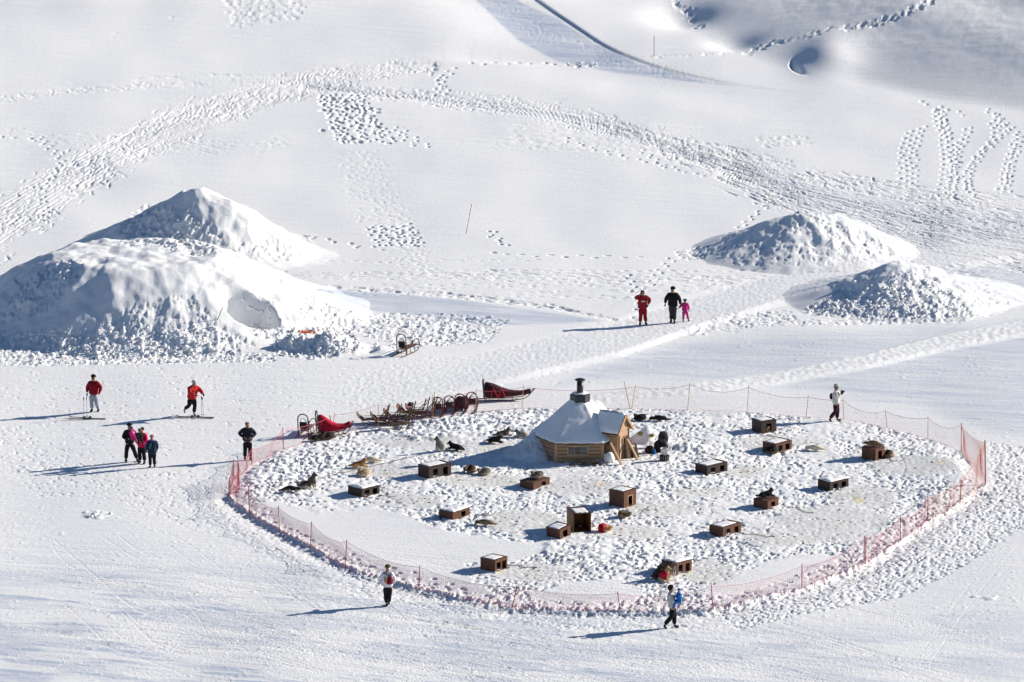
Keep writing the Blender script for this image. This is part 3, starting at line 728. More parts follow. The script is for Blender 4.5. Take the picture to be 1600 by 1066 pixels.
def thing(name, label, cat, loc=(0, 0, 0), rz=0, group=None, s=1.0, tilt=(0, 0)):
    o = bpy.data.objects.new(name, None); COL.objects.link(o); o.empty_display_size = .1
    o.location = loc; o.rotation_euler = (tilt[0], tilt[1], rz); o.scale = (s, s, s)
    o['label'] = label; o['category'] = cat
    if group: o['group'] = group
    return o
def skin(name, m, parent, verts, edges, sub=2, label=None, mods=None):
    """continuous surface grown round a skeleton: verts = {key: (pos, radius or (rx, ry))}"""
    keys = list(verts); idx = {k: i for i, k in enumerate(keys)}
    me = bpy.data.meshes.new(name)
    me.from_pydata([verts[k][0] for k in keys], [(idx[a], idx[b]) for a, b in edges], [])
    me.materials.append(m); o = bpy.data.objects.new(name, me); COL.objects.link(o)
    o.modifiers.new('skin', 'SKIN').use_smooth_shade = True
    sv = me.skin_vertices[0].data
    for i, k in enumerate(keys):
        r = verts[k][1]; r = tuple(q * 1.2 for q in r) if isinstance(r, tuple) else r * 1.2; sv[i].radius = r if isinstance(r, tuple) else (r, r); sv[i].use_root = (i == 0)
    b = o.modifiers.new('subdiv', 'SUBSURF'); b.levels = sub; b.render_levels = sub
    if parent: o.parent = parent
    if label: o['label'] = label
    return o

W_PINE = wood('pine_boards', (.50, .315, .175), (.34, .20, .11), (1.5, 1.5, 9))
W_POST = wood('pine_trim', (.55, .37, .23), (.40, .25, .15), (9, 9, 1.2))
W_DARK = wood('dark_brown_ply', (.085, .042, .028), (.055, .030, .022), (3, 3, 3), .6)
W_KEN2 = wood('red_brown_ply', (.135, .058, .034), (.090, .042, .027), (3, 3, 3), .6)
W_GREY = wood('grey_brown_ply', (.062, .038, .031), (.045, .029, .024), (3, 3, 3), .6)
W_ORANGE = wood('orange_brown_ply', (.30, .135, .035), (.16, .07, .02), (2, 2, 3), .55)
W_SLED = wood('ash_wood', (.13, .075, .048), (.08, .045, .03), (4, 4, 4))
W_LOG = wood('bark', (.22, .16, .11), (.10, .07, .05), (6, 6, 3))
M_BLACK = mat('black_metal', (.022, .024, .028), .45, .1)
M_FELT = mat('roof_felt', (.06, .055, .05), .9, .3)
M_GLASS = mat('dark_glass', (.09, .11, .12), .12, .3, 3, (.04, .05, .06))
M_DARKIN = mat('dark_plastic', (.02, .018, .018), .6)
M_RED = mat('red_cloth', (.44, .008, .030), .75, .25, 6, bump=.01, bscale=12)
M_MAROON = mat('dark_red_cloth', (.050, .014, .021), .75, .25, 6, bump=.01, bscale=12)
M_NETPOST = mat('net_post_red', (.36, .085, .06), .5)
M_NETPOST_Y = mat('net_post_yellow', (.62, .42, .16), .5)
M_NET = mat('net_cord_pink', (.66, .16, .20), .6, .05)
M_NET_O = mat('net_cord_orange', (.72, .20, .12), .6, .05)
M_STEEL = mat('grey_metal', (.35, .36, .38), .4)
M_ROPE = mat('chain_dark', (.07, .06, .055), .6)
M_SKIN = mat('skin', (.42, .23, .16), .55, .05)
M_YEL = mat('yellow_plastic', (.42, .32, .10), .5)
M_ORANGE = mat('orange_cloth', (.80, .15, .03), .6)
M_GREEN = mat('green_cloth', (.03, .14, .07), .7)
M_BUCKET = mat('white_plastic', (.66, .66, .64), .4)
M_BLUE = mat('bright_blue_cloth', (.012, .16, .50), .7, .2, 8, bump=.008, bscale=14)

def snow_sheet(name, parent, w, d, z, seed, th=.05, cut=.0, cx=0, cy=0, slope=(0, 0)):
    """lumpy snow lying on a flat top, closed slab, uneven outline"""
    nx, ny = 13, 9; rr = random.Random(seed); vs = []; fs = []
    def hgt(i, j):
        e = min(i, nx - 1 - i, j, ny - 1 - j)
        return th * (0.25 if e == 0 else (.8 if e == 1 else 1)) * rr.uniform(.45, 1.25)
    for k in (0, 1):
        for j in range(ny):
            for i in range(nx):
                e = min(i, nx - 1 - i, j, ny - 1 - j); jt = (rr.uniform(-1, 1) if e == 0 else 0) * cut if k == 0 else 0
                x = (i / (nx - 1) - .5) * w; y = (j / (ny - 1) - .5) * d
                if k == 1: x, y = vs[j * nx + i][0] - cx, vs[j * nx + i][1] - cy
                x *= (1 - abs(jt)); y *= (1 - abs(jt))
                zz = z + slope[0] * x + slope[1] * y
                vs.append((cx + x, cy + y, zz if k == 0 else zz + hgt(i, j)))
    N = nx * ny
    for j in range(ny - 1):
        for i in range(nx - 1):
            a = j * nx + i; fs.append((a, a + nx, a + nx + 1, a + 1)); fs.append((N + a, N + a + 1, N + a + nx + 1, N + a + nx))
    ring = [i for i in range(nx)] + [j * nx + nx - 1 for j in range(1, ny)] + [(ny - 1) * nx + i for i in range(nx - 2, -1, -1)] + [j * nx for j in range(ny - 2, 0, -1)]
    for a, b in zip(ring, ring[1:] + ring[:1]): fs.append((a, b, b + N, a + N))
    m = MB(); m.add(vs, fs); return m.build(name, SNOW, parent, True)

# ------------------------------------------------------------------ the wooden hut
def build_hut():
    fc = spot(905, 723); cx = fc.x; cy = fc.y + 1.78; z0 = 0.10
    hut = thing('wooden_grill_hut', 'small six-sided pine hut with snow-covered roof and black chimney', 'hut', (cx, cy, z0), 0)
    S = 2.02; ap = S * math.sqrt(3) / 2; WH = .86
    cor = [Vector((S * math.cos(R(240 + 60 * k)), S * math.sin(R(240 + 60 * k)), 0)) for k in range(6)]   # 0 front-left, 1 front-right ...
    nplank = 7
    for k in range(6):
        a, b = cor[k], cor[(k + 1) % 6]; dr = (b - a).normalized(); nrm = Vector((dr.y, -dr.x, 0))
        if k == 1: continue                       # the porch opens here
        ph = (WH + .35) / nplank
        for i in range(nplank):
            z = -.35 + ph * (i + .5)
            segs = [(0.05, S - .05)]
            if k == 0 and .28 < z < .74: segs = [(0.05, .50), (1.40, S - .05)]
            for s0, s1 in segs:
                m = MB(); m.beam(a + dr * s0 + Vector((0, 0, z)), a + dr * s1 + Vector((0, 0, z)), .06, ph - .018)
                # rounded log face
                m.beam(a + dr * s0 + nrm * .03 + Vector((0, 0, z)), a + dr * s1 + nrm * .03 + Vector((0, 0, z)), .03, ph - .05)
                m.build('plank', W_PINE, hut)
    for k in range(6):
        m = MB(); m.box(cor[k] * 1.01 + Vector((0, 0, WH / 2 - .15)), (.13, .13, WH + .3), Matrix.Rotation(R(240 + 60 * k), 3, 'Z')); bevel(m.build('corner_post', W_POST, hut))
    m = MB()
    for k in range(6):
        a, b = cor[k], cor[(k + 1) % 6]; m.beam(a * .97 + Vector((0, 0, WH - .04)), b * .97 + Vector((0, 0, WH - .04)), .10, .09)
    m.build('wall_plate', W_POST, hut)
    # front window: frame, muntins, panes
    y = -ap - .055
    fr = MB()
    for x0, z0_, w, h in ((0, .335, .98, .07), (0, .735, .98, .07), (-.455, .535, .07, .33), (.455, .535, .07, .33)): fr.box((x0 - .06, y, z0_), (w, .07, h))
    f = fr.build('window', W_POST, hut)
    for i in range(3):
        m = MB(); m.box((-.06 + (i - 1) * .285, y + .02, .535), (.265, .012, .33)); m.build('pane', M_GLASS, f)
    m = MB()
    for xx in (-.145, .145): m.box((-.06 + xx, y - .01, .535), (.028, .03, .33))
    m.box((-.06, y - .012, .535), (.84, .02, .018)); m.build('muntin', W_POST, f)
    # a shutter shelf above
    # roof: six curved panels, felt below, snow above
    RE = S * 1.08; eave = WH - .03; top_r = .34; top_z = WH + 1.50
    prof = [(0, 0), (.12, .09), (.3, .27), (.5, .47), (.7, .68), (.86, .86), (1, 1)]
    def rp(t, zt, k, lift=0):
        r = RE + (top_r - RE) * t; return Vector((r * math.cos(R(240 + 60 * k)), r * math.sin(R(240 + 60 * k)), eave + (top_z - eave) * zt + lift))
    for k in range(6):
        m = MB(); vs = []; fs = []
        for lift in (0, .035):
            for t, zt in prof:
                vs += [rp(t, zt, k, lift), rp(t, zt, k + 1, lift)]
        n = len(prof) * 2
        for i in range(len(prof) - 1):
            a = 2 * i; fs += [(a, a + 2, a + 3, a + 1), (n + a, n + a + 1, n + a + 3, n + a + 2), (a, n + a, n + a + 2, a + 2), (a + 1, a + 3, n + a + 3, n + a + 1)]
        fs.append((0, 1, n + 1, n)); m.add(vs, fs); m.build('roof_panel', M_FELT, hut)
    # snow blanket: finely divided, sagging, thin at ridges
    NJ, NI = 72, 26; vs = []; fs = []
    for lay in (0, 1):
        for i in range(NI):
            t = i / (NI - 1); zt = float(np.interp(t, [p[0] for p in prof], [p[1] for p in prof]))
            for j in range(NJ):
                k = j / NJ * 6; kk = int(k); f_ = k - kk
                e = .018 if i == 0 else 0
                t2 = min(max(t + (0.012 + .012 * math.sin(j * 1.7) if i == 0 else 0), 0), .985)
                p = rp(t2, zt, kk).lerp(rp(t2, zt, kk + 1), f_)
                if lay: 
                    face = math.sin(math.pi * f_)
                    q = .06 + .05 * face * math.sin(math.pi * min(1, t * 1.1)) + .04 * perlin(np.float64(k * 2.1), np.float64(t * 4.), 401) + .02 * perlin(np.float64(k * 7), np.float64(t * 9.), 402)
                    if kk in (1, 2): q += .16 * math.exp(-((t - .62) / .3) ** 2) * (0.4 + .6 * math.sin(math.pi * f_)) * (1.6 if kk == 2 else .3)
                    if t < .05: q *= .55
                    p = p + Vector((p.x * .02, p.y * .02, max(q, .02) + .035))
                else: p = p + Vector((0, 0, .036))
                vs.append(p)
    N = NI * NJ
    for i in range(NI - 1):
        for j in range(NJ):
            a = i * NJ + j; b = i * NJ + (j + 1) % NJ; fs += [(N + a, N + b, N + b + NJ, N + a + NJ), (a, a + NJ, b + NJ, b)]
    for j in range(NJ): b = (j + 1) % NJ; fs.append((j, b, b + N, j + N))
    m = MB(); m.add(vs, fs); m.build('roof_snow', SNOW, hut, True)
    # bulging snow caught behind the chimney, right side
    m = MB(); 
    bl = skin('snow_bulge', SNOW, hut, {0: ((.50, .36, WH + 1.30), .22), 1: ((.72, .42, WH + 1.12), .32), 2: ((.98, .46, WH + .80), .32), 3: ((1.25, .45, WH + .42), .25)}, [(0, 1), (1, 2), (2, 3)])
    # chimney
    hood = MB(); hood.lathe([(.42, 0), (.45, .03), (.45, .48), (.42, .50), (.30, .52)], 6, (0.05, 0, top_z - .18), R(0)); h = hood.build('chimney_hood', M_BLACK, hut)
    m = MB(); m.lathe([(.36, 0), (.38, .03), (.2, .05)], 6, (0.05, 0, top_z + .345)); m.build('snow_cover', SNOW, h, True)
    m = MB(); m.lathe([(.145, 0), (.145, .56)], 14, (0.05, 0, top_z + .33)); fl = m.build('flue', M_BLACK, hut, True)
    m = MB(); m.lathe([(.23, .0), (.235, .03), (.12, .08), (.03, .10)], 14, (0.05, 0, top_z + .95)); m.build('flue_cap', M_BLACK, fl)
    for q in range(3):
        m = MB(); m.tube([(0.05 + .13 * math.cos(q * 2.1), .13 * math.sin(q * 2.1), top_z + .88), (0.05 + .13 * math.cos(q * 2.1), .13 * math.sin(q * 2.1), top_z + .96)], .012, 4); m.build('cap_bracket', M_BLACK, fl)
    # porch on the front-right side
    n = Vector((math.cos(R(-30)), math.sin(R(-30)), 0)); t = Vector((math.sin(R(30)), math.cos(R(30)), 0))   # outward, along the face (to the back right)
    W = .98; base = n * (ap - .12); LP = .62; top = 1.98; ev = 1.42
    def pp(o, s, z): return base + n * o + t * s + Vector((0, 0, z))
    # side walls of the porch in boards
    for sd in (-1, 1):
        for i in range(5):
            z = -.3 + .345 * (i + .5); m = MB(); m.beam(pp(0, sd * W / 2, z), pp(LP - .05, sd * W / 2, z), .045, .33); m.build('plank', W_PINE, hut)
        m = MB(); m.beam(pp(LP, sd * (W / 2 - .01), -.35), pp(LP, sd * (W / 2 - .01), ev), .10, .10); m.build('corner_post', W_POST, hut)
    g = MB(); g.prism([pp(LP - .02, -W / 2, ev - .02), pp(LP - .02, W / 2, ev - .02), pp(LP - .02, 0, top - .04)], n * .05); mesh_fix(g.build('gable', W_POST, hut))
    m = MB(); m.beam(pp(LP + .045, -W / 2 - .05, ev - .06), pp(LP + .045, W / 2 + .05, ev - .06), .04, .10); m.build('lintel', W_POST, hut)
    # door of upright boards
    dn = 4; d0 = None
    m = MB(); m.box((0, 0, 0), (.70, .03, 1.52)); door = m.build('door', W_PINE, hut)
    door.location = pp(LP - .01, .02, .52); door.rotation_euler = (0, 0, math.atan2(t.y, t.x))
    for i in range(dn):
        m = MB(); m.box(((i - 1.5) * .175, -.028, 0), (.165, .022, 1.50)); m.build('board', W_POST, door)
    m = MB(); m.tube([(0, -.066, .32), (0, -.036, .32)], .165, 6); m.build('door_window', M_GLASS, door)
    m = MB()
    for q in range(6):
        a = R(60 * q + 30); b = R(60 * q + 90); m.beam((.18 * math.cos(a), -.072, .32 + .18 * math.sin(a)), (.18 * math.cos(b), -.072, .32 + .18 * math.sin(b)), .03, .035)
    m.build('window_frame', W_POST, door)
    m = MB(); m.box((.26, -.075, -.10), (.14, .04, .035)); m.box((.29, -.06, -.10), (.04, .03, .16)); m.build('handle', M_BLACK, door)
    # porch roof: two slabs reaching back into the main roof, snow on top
    for sd in (-1, 1):
        a0 = pp(-.55, 0, top); b0 = pp(LP + .16, 0, top); dwn = t * sd * (W / 2 + .20) + Vector((0, 0, -(top - ev) * 1.38))
        m = MB(); m.prism([a0, b0, b0 + dwn, a0 + dwn], Vector((0, 0, .045))); mesh_fix(m.build('porch_roof', M_FELT if sd < 0 else W_POST, hut))
        m = MB(); m.beam(b0 + n * .0 + Vector((0, 0, .01)), b0 + dwn + Vector((0, 0, .01)), .035, .11); m.build('barge_board', W_PINE, hut)
        vs = []; fs = []; NN, MM = 12, 9; rr = random.Random(3 + sd)
        for lay in (0, 1):
            for i in range(NN):
                for j in range(MM):
                    e = min(i, NN - 1 - i, j if True else 9, MM - 1 - j)
                    p = a0.lerp(b0 - n * .02, i / (NN - 1)) + dwn * (j / (MM - 1)) * .985
                    vs.append(p + Vector((0, 0, .047 + (0 if not lay else (.03 if (i == NN - 1 or j == MM - 1) else .085) + rr.uniform(-.01, .012)))))
        K = NN * MM
        for i in range(NN - 1):
            for j in range(MM - 1):
                a = i * MM + j; fs += [(K + a, K + a + 1, K + a + MM + 1, K + a + MM), (a, a + MM, a + MM + 1, a + 1)]
        rg = [j for j in range(MM)] + [i * MM + MM - 1 for i in range(1, NN)] + [(NN - 1) * MM + j for j in range(MM - 2, -1, -1)] + [i * MM for i in range(NN - 2, 0, -1)]
        for a, b in zip(rg, rg[1:] + rg[:1]): fs.append((a, b, b + K, a + K))
        m = MB(); m.add(vs, fs); mesh_fix(m.build('porch_snow', SNOW, hut, True))
    # short felt gutter piece where porch meets the eave
    m = MB(); m.beam(pp(-.1, -W / 2 - .3, eave - .02), pp(.25, -W / 2 - .1, eave - .06), .22, .05); m.build('eave_board', M_FELT, hut)
    m = MB(); m.blob(tuple(pp(-.02, -W / 2 - .32, eave + .1)), (.24, .2, .12), 5, .1, 10, 6); m.build('eave_snow', SNOW, hut, True)
    return hut, Vector((cx, cy, z0)), n, t
hut, hc, hn, ht = build_hut()

# props leaning on the porch: each its own pole
def pole(name, label, cat, a, b, w, h, m, ga=None):
    a, b = Vector(a), Vector(b); mid = b
    o = MB(); o.beam(a - b, (0, 0, 0), w, h); ob = o.build(name, m); ob.location = b; bevel(ob)
    ob['label'] = label; ob['category'] = cat
    if ga: ob['group'] = ga
    return ob
def at_h(u, v, h):   # point h metres above the ground, foot given where it shows
    p = spot(u, v); return p + Vector((0, 0, h))
f1 = spot(972, 727); f2 = spot(998, 719)
def lift(px_u, px_v, y):   # world point seen at a pixel for a known depth y
    a = (px_u - 800) / F_PX; b = (533 - px_v) / F_PX; t = (y - CAM[1]) / (CP + b * SP)
    return Vector((a * t, y, CAM[2] + t * (-SP + b * CP)))
pole('leaning_timber', 'pale squared timber leaning on the left side of the hut porch', 'timber', f1 + Vector((0, 0, -.05)), lift(954, 692, f1.y + .75), .10, .06, W_POST, 'timbers leaning on the porch')
pole('leaning_timber', 'pale timber leaning on the right side of the hut porch over the firewood', 'timber', f2 + Vector((0, 0, -.05)), lift(978, 682, f2.y + .5), .11, .06, W_POST, 'timbers leaning on the porch')
# stacked split firewood, right of the door
fw = spot(984, 717); pile = thing('firewood_stack', 'rough split firewood stacked upright between porch and leaning timber', 'firewood', fw, R(15))
rr = random.Random(12)
for i in range(22):
    x = (i % 8) * .12 - .42 + rr.uniform(-.03, .03); y = (i // 8) * .18 + rr.uniform(0, .05); L = rr.uniform(.55, 1.1) * (1.0 if x < .1 else .75)
    m = MB(); m.tube([(x, y, -.05), (x + rr.uniform(-.12, .12), y + .18, L)], rr.uniform(.05, .085), 5); m.build('log', W_LOG if i % 3 else W_POST, pile)
fw = spot(915, 727); pile = thing('kindling_heap', 'dark branches and kindling heaped in snow under the hut window', 'firewood', fw, R(-8))
for i in range(26):
    x = rr.uniform(-.75, .65); y = rr.uniform(-.12, .12); a = rr.uniform(-.5, .5); L = rr.uniform(.2, .5)
    m = MB(); z = rr.uniform(0, .16) * (1 - abs(x)); m.tube([(x, y, z), (x + L * math.cos(a), y + L * .3 * math.sin(a), z + rr.uniform(-.02, .14))], rr.uniform(.015, .04), 5); m.build('stick', W_LOG, pile)
sh = spot(936, 722); shovel = thing('snow_shovel', 'dark shovel standing upright against the right end of the hut front', 'shovel', sh, 0)
m = MB(); m.tube([(0, 0, .1), (-.03, .06, .62)], .016, 6); m.build('shaft', M_BLACK, shovel)
m = MB(); m.tube([(-.10, .06, .62), (.05, .06, .62)], .018, 6); m.build('grip', M_BLACK, shovel)
m = MB(); m.box((0, -.01, .02), (.20, .03, .26)); m.build('blade', M_STEEL, shovel)
sk = spot(952, 722); MBk = MB(); MBk.blob((0, 0, .14), (.24, .18, .30), 9, .08, 12, 8); o = MBk.build('snow_lump', SNOW, None, True); o.location = sk; o['label'] = 'rounded white snow lump beside the left porch timber'; o['category'] = 'snow lump'

# ------------------------------------------------------------------ kennels
def kennel(left, corner, right, hpx, doors, m, label, roof='snow', tilt=(0, 0), frame=False, base_only=False, op=None):
    cu, cv = corner; c = spot(cu, cv); s = scale_at(cv)
    # front runs corner -> right, side runs corner -> left; yaw taken between both measured edges
    fx = (right[0] - cu) / s; fy = -(right[1] - cv) / s / .232
    sx = (left[0] - cu) / s; sy = -(left[1] - cv) / s / .232
    y1 = math.atan2(fy, fx); y2 = math.atan2(sy, sx) - math.pi / 2
    yaw = min(max(.6 * y1 + .4 * y2, R(14)), R(52))
    w = min(max(fx / math.cos(yaw), .7), 1.75); d = min(max(-sx / math.sin(yaw), .75), 1.35); h = hpx / s / .974
    o = thing('dog_kennel', label, 'kennel', (c.x, c.y, c.z - .05), yaw, 'brown wooden dog kennels in the netted enclosure', 1, tilt)
    T = .025
    # local: corner at origin, front along +x facing -y, side along +y
    zb = -.12
    m1 = MB(); m1.box((T / 2, d / 2, (h + zb) / 2), (T, d - 2 * T - .004, h - zb)); bevel(m1.build('side_wall', m, o))
    m1 = MB(); m1.box((w - T / 2, d / 2, (h + zb) / 2), (T, d - 2 * T - .004, h - zb)); bevel(m1.build('side_wall', m, o))
    m1 = MB(); m1.box((w / 2, d - T / 2, (h + zb) / 2), (w, T, h - zb)); m1.build('back_wall', m, o)
    # front with real openings
    dw = .28 if doors == 2 else .29; dh = min(h * .68, .42); dz = max(h * .12, .05)
    xs = [w * .29, w * .74] if doors == 2 else [w * .50]
    if op: xs = [w * q for q in op]
    m1 = MB(); e = [0] + [q for x in xs for q in (x - dw / 2, x + dw / 2)] + [w]
    for i in range(0, len(e), 2): m1.box(((e[i] + e[i + 1]) / 2, T / 2, dz + dh / 2), (e[i + 1] - e[i], T, dh))
    m1.box((w / 2, T / 2, (zb + dz) / 2), (w, T, dz - zb)); m1.box((w / 2, T / 2, (dz + dh + h) / 2), (w, T, h - dz - dh))
    m1.build('front_wall', m, o)
    for x in xs:
        m1 = MB()
        if frame: 
            q = .03
            m1.box((x, -.006, dz + dh + q / 2), (dw + 2 * q, .014, q)); m1.box((x - dw / 2 - q / 2, -.006, dz + dh / 2), (q, .014, dh)); m1.box((x + dw / 2 + q / 2, -.006, dz + dh / 2), (q, .014, dh))
            m1.build('door_frame', W_POST, o)
    m1 = MB(); m1.box((w / 2, d / 2, h + .014), (w + .05, d + .05, .028)); bevel(m1.build('roof', m, o), .006)
    m1 = MB(); m1.box((w / 2, d / 2, .0), (w - .06, d - .06, .02)); m1.build('floor', M_DARKIN, o)
    if roof == 'snow': snow_sheet('snow_cover', o, w + .05, d + .05, h + .029, int(cu * 7 + cv), .075, .10, w / 2, d / 2)
    elif roof == 'thin': snow_sheet('snow_cover', o, w * .8, d * .8, h + .029, int(cu * 7 + cv), .025, .06, w * .45, d * .55)
    return o, w, d, h, yaw, c
KEN = [
 ((655.5, 743), (670.5, 748.5), (705, 740), 19, 2, W_GREY, 'long dark two-door kennel with thin snow on top, left of the two curled dogs', 'thin', {}),
 ((814, 763), (833.6, 766), (859.4, 759), 12.5, 1, W_KEN2, 'low kennel with a curled dog sleeping on its bare roof in front of the hut', None, dict(op=[.62])),
 ((687.5, 808), (707.7, 813.5), (734, 802), 13, 1, W_KEN2, 'low kennel with snow heaped on its roof above the dog stretched flat', 'snow', dict(op=[.62])),
 ((750.4, 891), (773.7, 894), (793, 881), 19, 2, W_KEN2, 'two-door kennel beside yellow-stained snow near the front net', 'thin', {}),
 ((952, 790.8), (974.9, 794.5), (994.7, 789.5), 26, 1, W_KEN2, 'tall single-door kennel with a pale frame round its doorway', 'thin', dict(frame=True)),
 ((855, 833), (875.6, 843), (888, 837), 16, 1, W_KEN2, 'small tilted kennel half sunk in snow at the foot of the open crate', 'thin', dict(tilt=(R(2), R(-9)))),
 ((1033.5, 892), (1056, 900), (1081.6, 888), 21, 2, W_KEN2, 'two-door kennel with a thick snow cap and sitting dogs at its left end', 'snow', dict(tilt=(R(0), R(3)))),
 ((1178, 676), (1189.6, 678), (1213.7, 676), 20, 1, W_GREY, 'farthest single-door kennel with a dog looking out of the doorway', 'thin', {}),
 ((1192, 701), (1212, 708.7), (1238.5, 699), 14.5, 2, W_KEN2, 'two-door kennel with a dark dog lying against its left corner', 'thin', {}),
 ((1088, 737), (1105, 743.7), (1138, 734), 14.5, 2, W_GREY, 'low two-door kennel right of the hut, standing nearest to the bags', 'thin', {}),
 ((1279, 762), (1297, 767.6), (1327.6, 760), 14.6, 2, W_GREY, 'low two-door kennel alone at the right, no dog near it', 'snow', {}),
 ((1181, 795), (1199.6, 796.6), (1217.6, 793), 14, 1, W_KEN2, 'single-door kennel with a black dog lying on its roof', None, {}),
 ((1111, 833), (1129.6, 839.4), (1159.6, 828), 15.5, 2, W_KEN2, 'two-door kennel with half snowy roof below the kennel that carries a black dog', 'thin', {}),
 ((1347.3, 719), (1368, 720.5), (1376.6, 716), 19, 1, W_KEN2, 'narrow kennel at far right with brown dogs on top and beside it', None, {}),
 ((543, 769), (565.6, 778), (592.8, 769), 14, 2, W_GREY, 'leftmost low two-door kennel, below the three tan dogs', 'snow', {}),
]
KO = [kennel(a, b, c, h, dn, m, lab, rf, **kw) for a, b, c, h, dn, m, lab, rf, kw in KEN]

def crate():
    c = spot(896, 832.5); yaw = R(14)
    o = thing('open_crate', 'large orange-brown wooden crate standing open at the front', 'crate', (c.x, c.y, c.z - .02), yaw)
    w, d, h, T = .78, 1.15, .80, .03
    for nm, cc, dd in (('side_panel', (T / 2, d / 2, h / 2), (T, d, h)), ('side_panel', (w - T / 2, d / 2, h / 2), (T, d, h)), ('back_panel', (w / 2, d - T / 2, h / 2), (w - 2 * T - .004, T, h)),
                       ('floor_panel', (w / 2, d / 2, T / 2), (w - 2 * T - .004, d - T - .004, T))):
        m = MB(); m.box(cc, dd); bevel(m.build(nm, W_ORANGE, o))
    m = MB(); m.box((w / 2, d / 2, h + T / 2 + .001), (w + .03, d + .03, T)); bevel(m.build('top_panel', W_DARK, o))
    snow_sheet('snow_cover', o, w * .8, d * .75, h + T + .003, 77, .03, .12, w / 2, d * .42)
    m = MB(); m.beam((w * .3, d * .75, h + T + .03), (w * .85, d * .8, h + T + .03), .09, .04); m.build('batten', W_DARK, o)
crate()

# ------------------------------------------------------------------ dogs
def fur(name, top, low, z0=.12, z1=.28, patch=None):
    if name in MATS: return MATS[name]
    m, t, b = new_mat(name); b.inputs['Roughness'].default_value = .9; b.inputs['Specular IOR Level'].default_value = .15; L = t.links.new
    tc = t.nodes.new('ShaderNodeTexCoord'); sp = t.nodes.new('ShaderNodeSeparateXYZ'); L(tc.outputs['Object'], sp.inputs[0])
    n = t.nodes.new('ShaderNodeTexNoise'); n.inputs['Scale'].default_value = 7; n.inputs['Detail'].default_value = 5; L(tc.outputs['Object'], n.inputs['Vector'])
    ma = t.nodes.new('ShaderNodeMath'); ma.operation = 'MULTIPLY_ADD'; ma.inputs[1].default_value = .50; L(n.outputs[0], ma.inputs[0]); L(sp.outputs[2], ma.inputs[2])
    mr = t.nodes.new('ShaderNodeMapRange'); mr.inputs[1].default_value = z0 + .25; mr.inputs[2].default_value = z1 + .25; L(ma.outputs[0], mr.inputs[0])
    mx = t.nodes.new('ShaderNodeMix'); mx.data_type = 'RGBA'; mx.inputs[6].default_value = (*low, 1); mx.inputs[7].default_value = (*top, 1); L(mr.outputs[0], mx.inputs[0])
    n2 = t.nodes.new('ShaderNodeTexNoise'); n2.inputs['Scale'].default_value = 60; L(tc.outputs['Object'], n2.inputs['Vector'])
    m3 = t.nodes.new('ShaderNodeMix'); m3.data_type = 'RGBA'; m3.blend_type = 'MULTIPLY'; m3.inputs[0].default_value = .6; L(mx.outputs[2], m3.inputs[6])
    r = t.nodes.new('ShaderNodeMapRange'); r.inputs[3].default_value = .45; r.inputs[4].default_value = 1.5; L(n2.outputs[0], r.inputs[0]); L(r.outputs[0], m3.inputs[7])
    L(m3.outputs[2], b.inputs['Base Color'])
    bp = t.nodes.new('ShaderNodeBump'); bp.inputs['Distance'].default_value = .012; L(n2.outputs[0], bp.inputs['Height']); L(bp.outputs[0], b.inputs['Normal'])
    MATS[name] = m; return m
FUR = dict(
    grey=fur('grey_wolf_fur', (.085, .070, .055), (.34, .29, .22), .08, .20),
    brown=fur('brown_fur', (.095, .062, .036), (.27, .19, .11), .06, .18),
    tan=fur('tan_fur', (.36, .16, .055), (.62, .44, .25), .08, .2),
    fawn=fur('fawn_fur', (.40, .27, .14), (.60, .48, .32), .06, .2),
    cream=fur('cream_fur', (.62, .53, .38), (.72, .65, .5), .06, .2),
    black=fur('black_fur', (.014, .013, .013), (.035, .03, .027), .05, .12),
    blackwhite=fur('black_white_fur', (.018, .016, .015), (.50, .47, .43), .03, .10),
    dark=fur('dark_fur', (.035, .028, .022), (.15, .12, .09), .03, .12),
    pale=fur('pale_grey_fur', (.17, .15, .125), (.48, .44, .38), .1, .3))
def head_parts(V_, E_, root, hp, dirv, k='h'):
    """skull, muzzle and two pricked ears at hp, looking along dirv"""
    d = Vector(dirv).normalized(); side = d.cross(Vector((0, 0, 1))).normalized(); hp = Vector(hp); up = side.cross(d)
    V_[k] = (hp, .085); V_[k + 'f'] = (hp + d * .07 - up * .01, .062); V_[k + 'm'] = (hp + d * .15 - up * .03, .036); V_[k + 'n'] = (hp + d * .20 - up * .03, .024)
    E_ += [(root, k), (k, k + 'f'), (k + 'f', k + 'm'), (k + 'm', k + 'n')]
    for s in (-1, 1):
        V_[k + 'e%d' % s] = (hp + side * .055 * s + up * .065 - d * .01, .028); V_[k + 't%d' % s] = (hp + side * .062 * s + up * .118 - d * .01, .009)
        E_ += [(k, k + 'e%d' % s), (k + 'e%d' % s, k + 't%d' % s)]
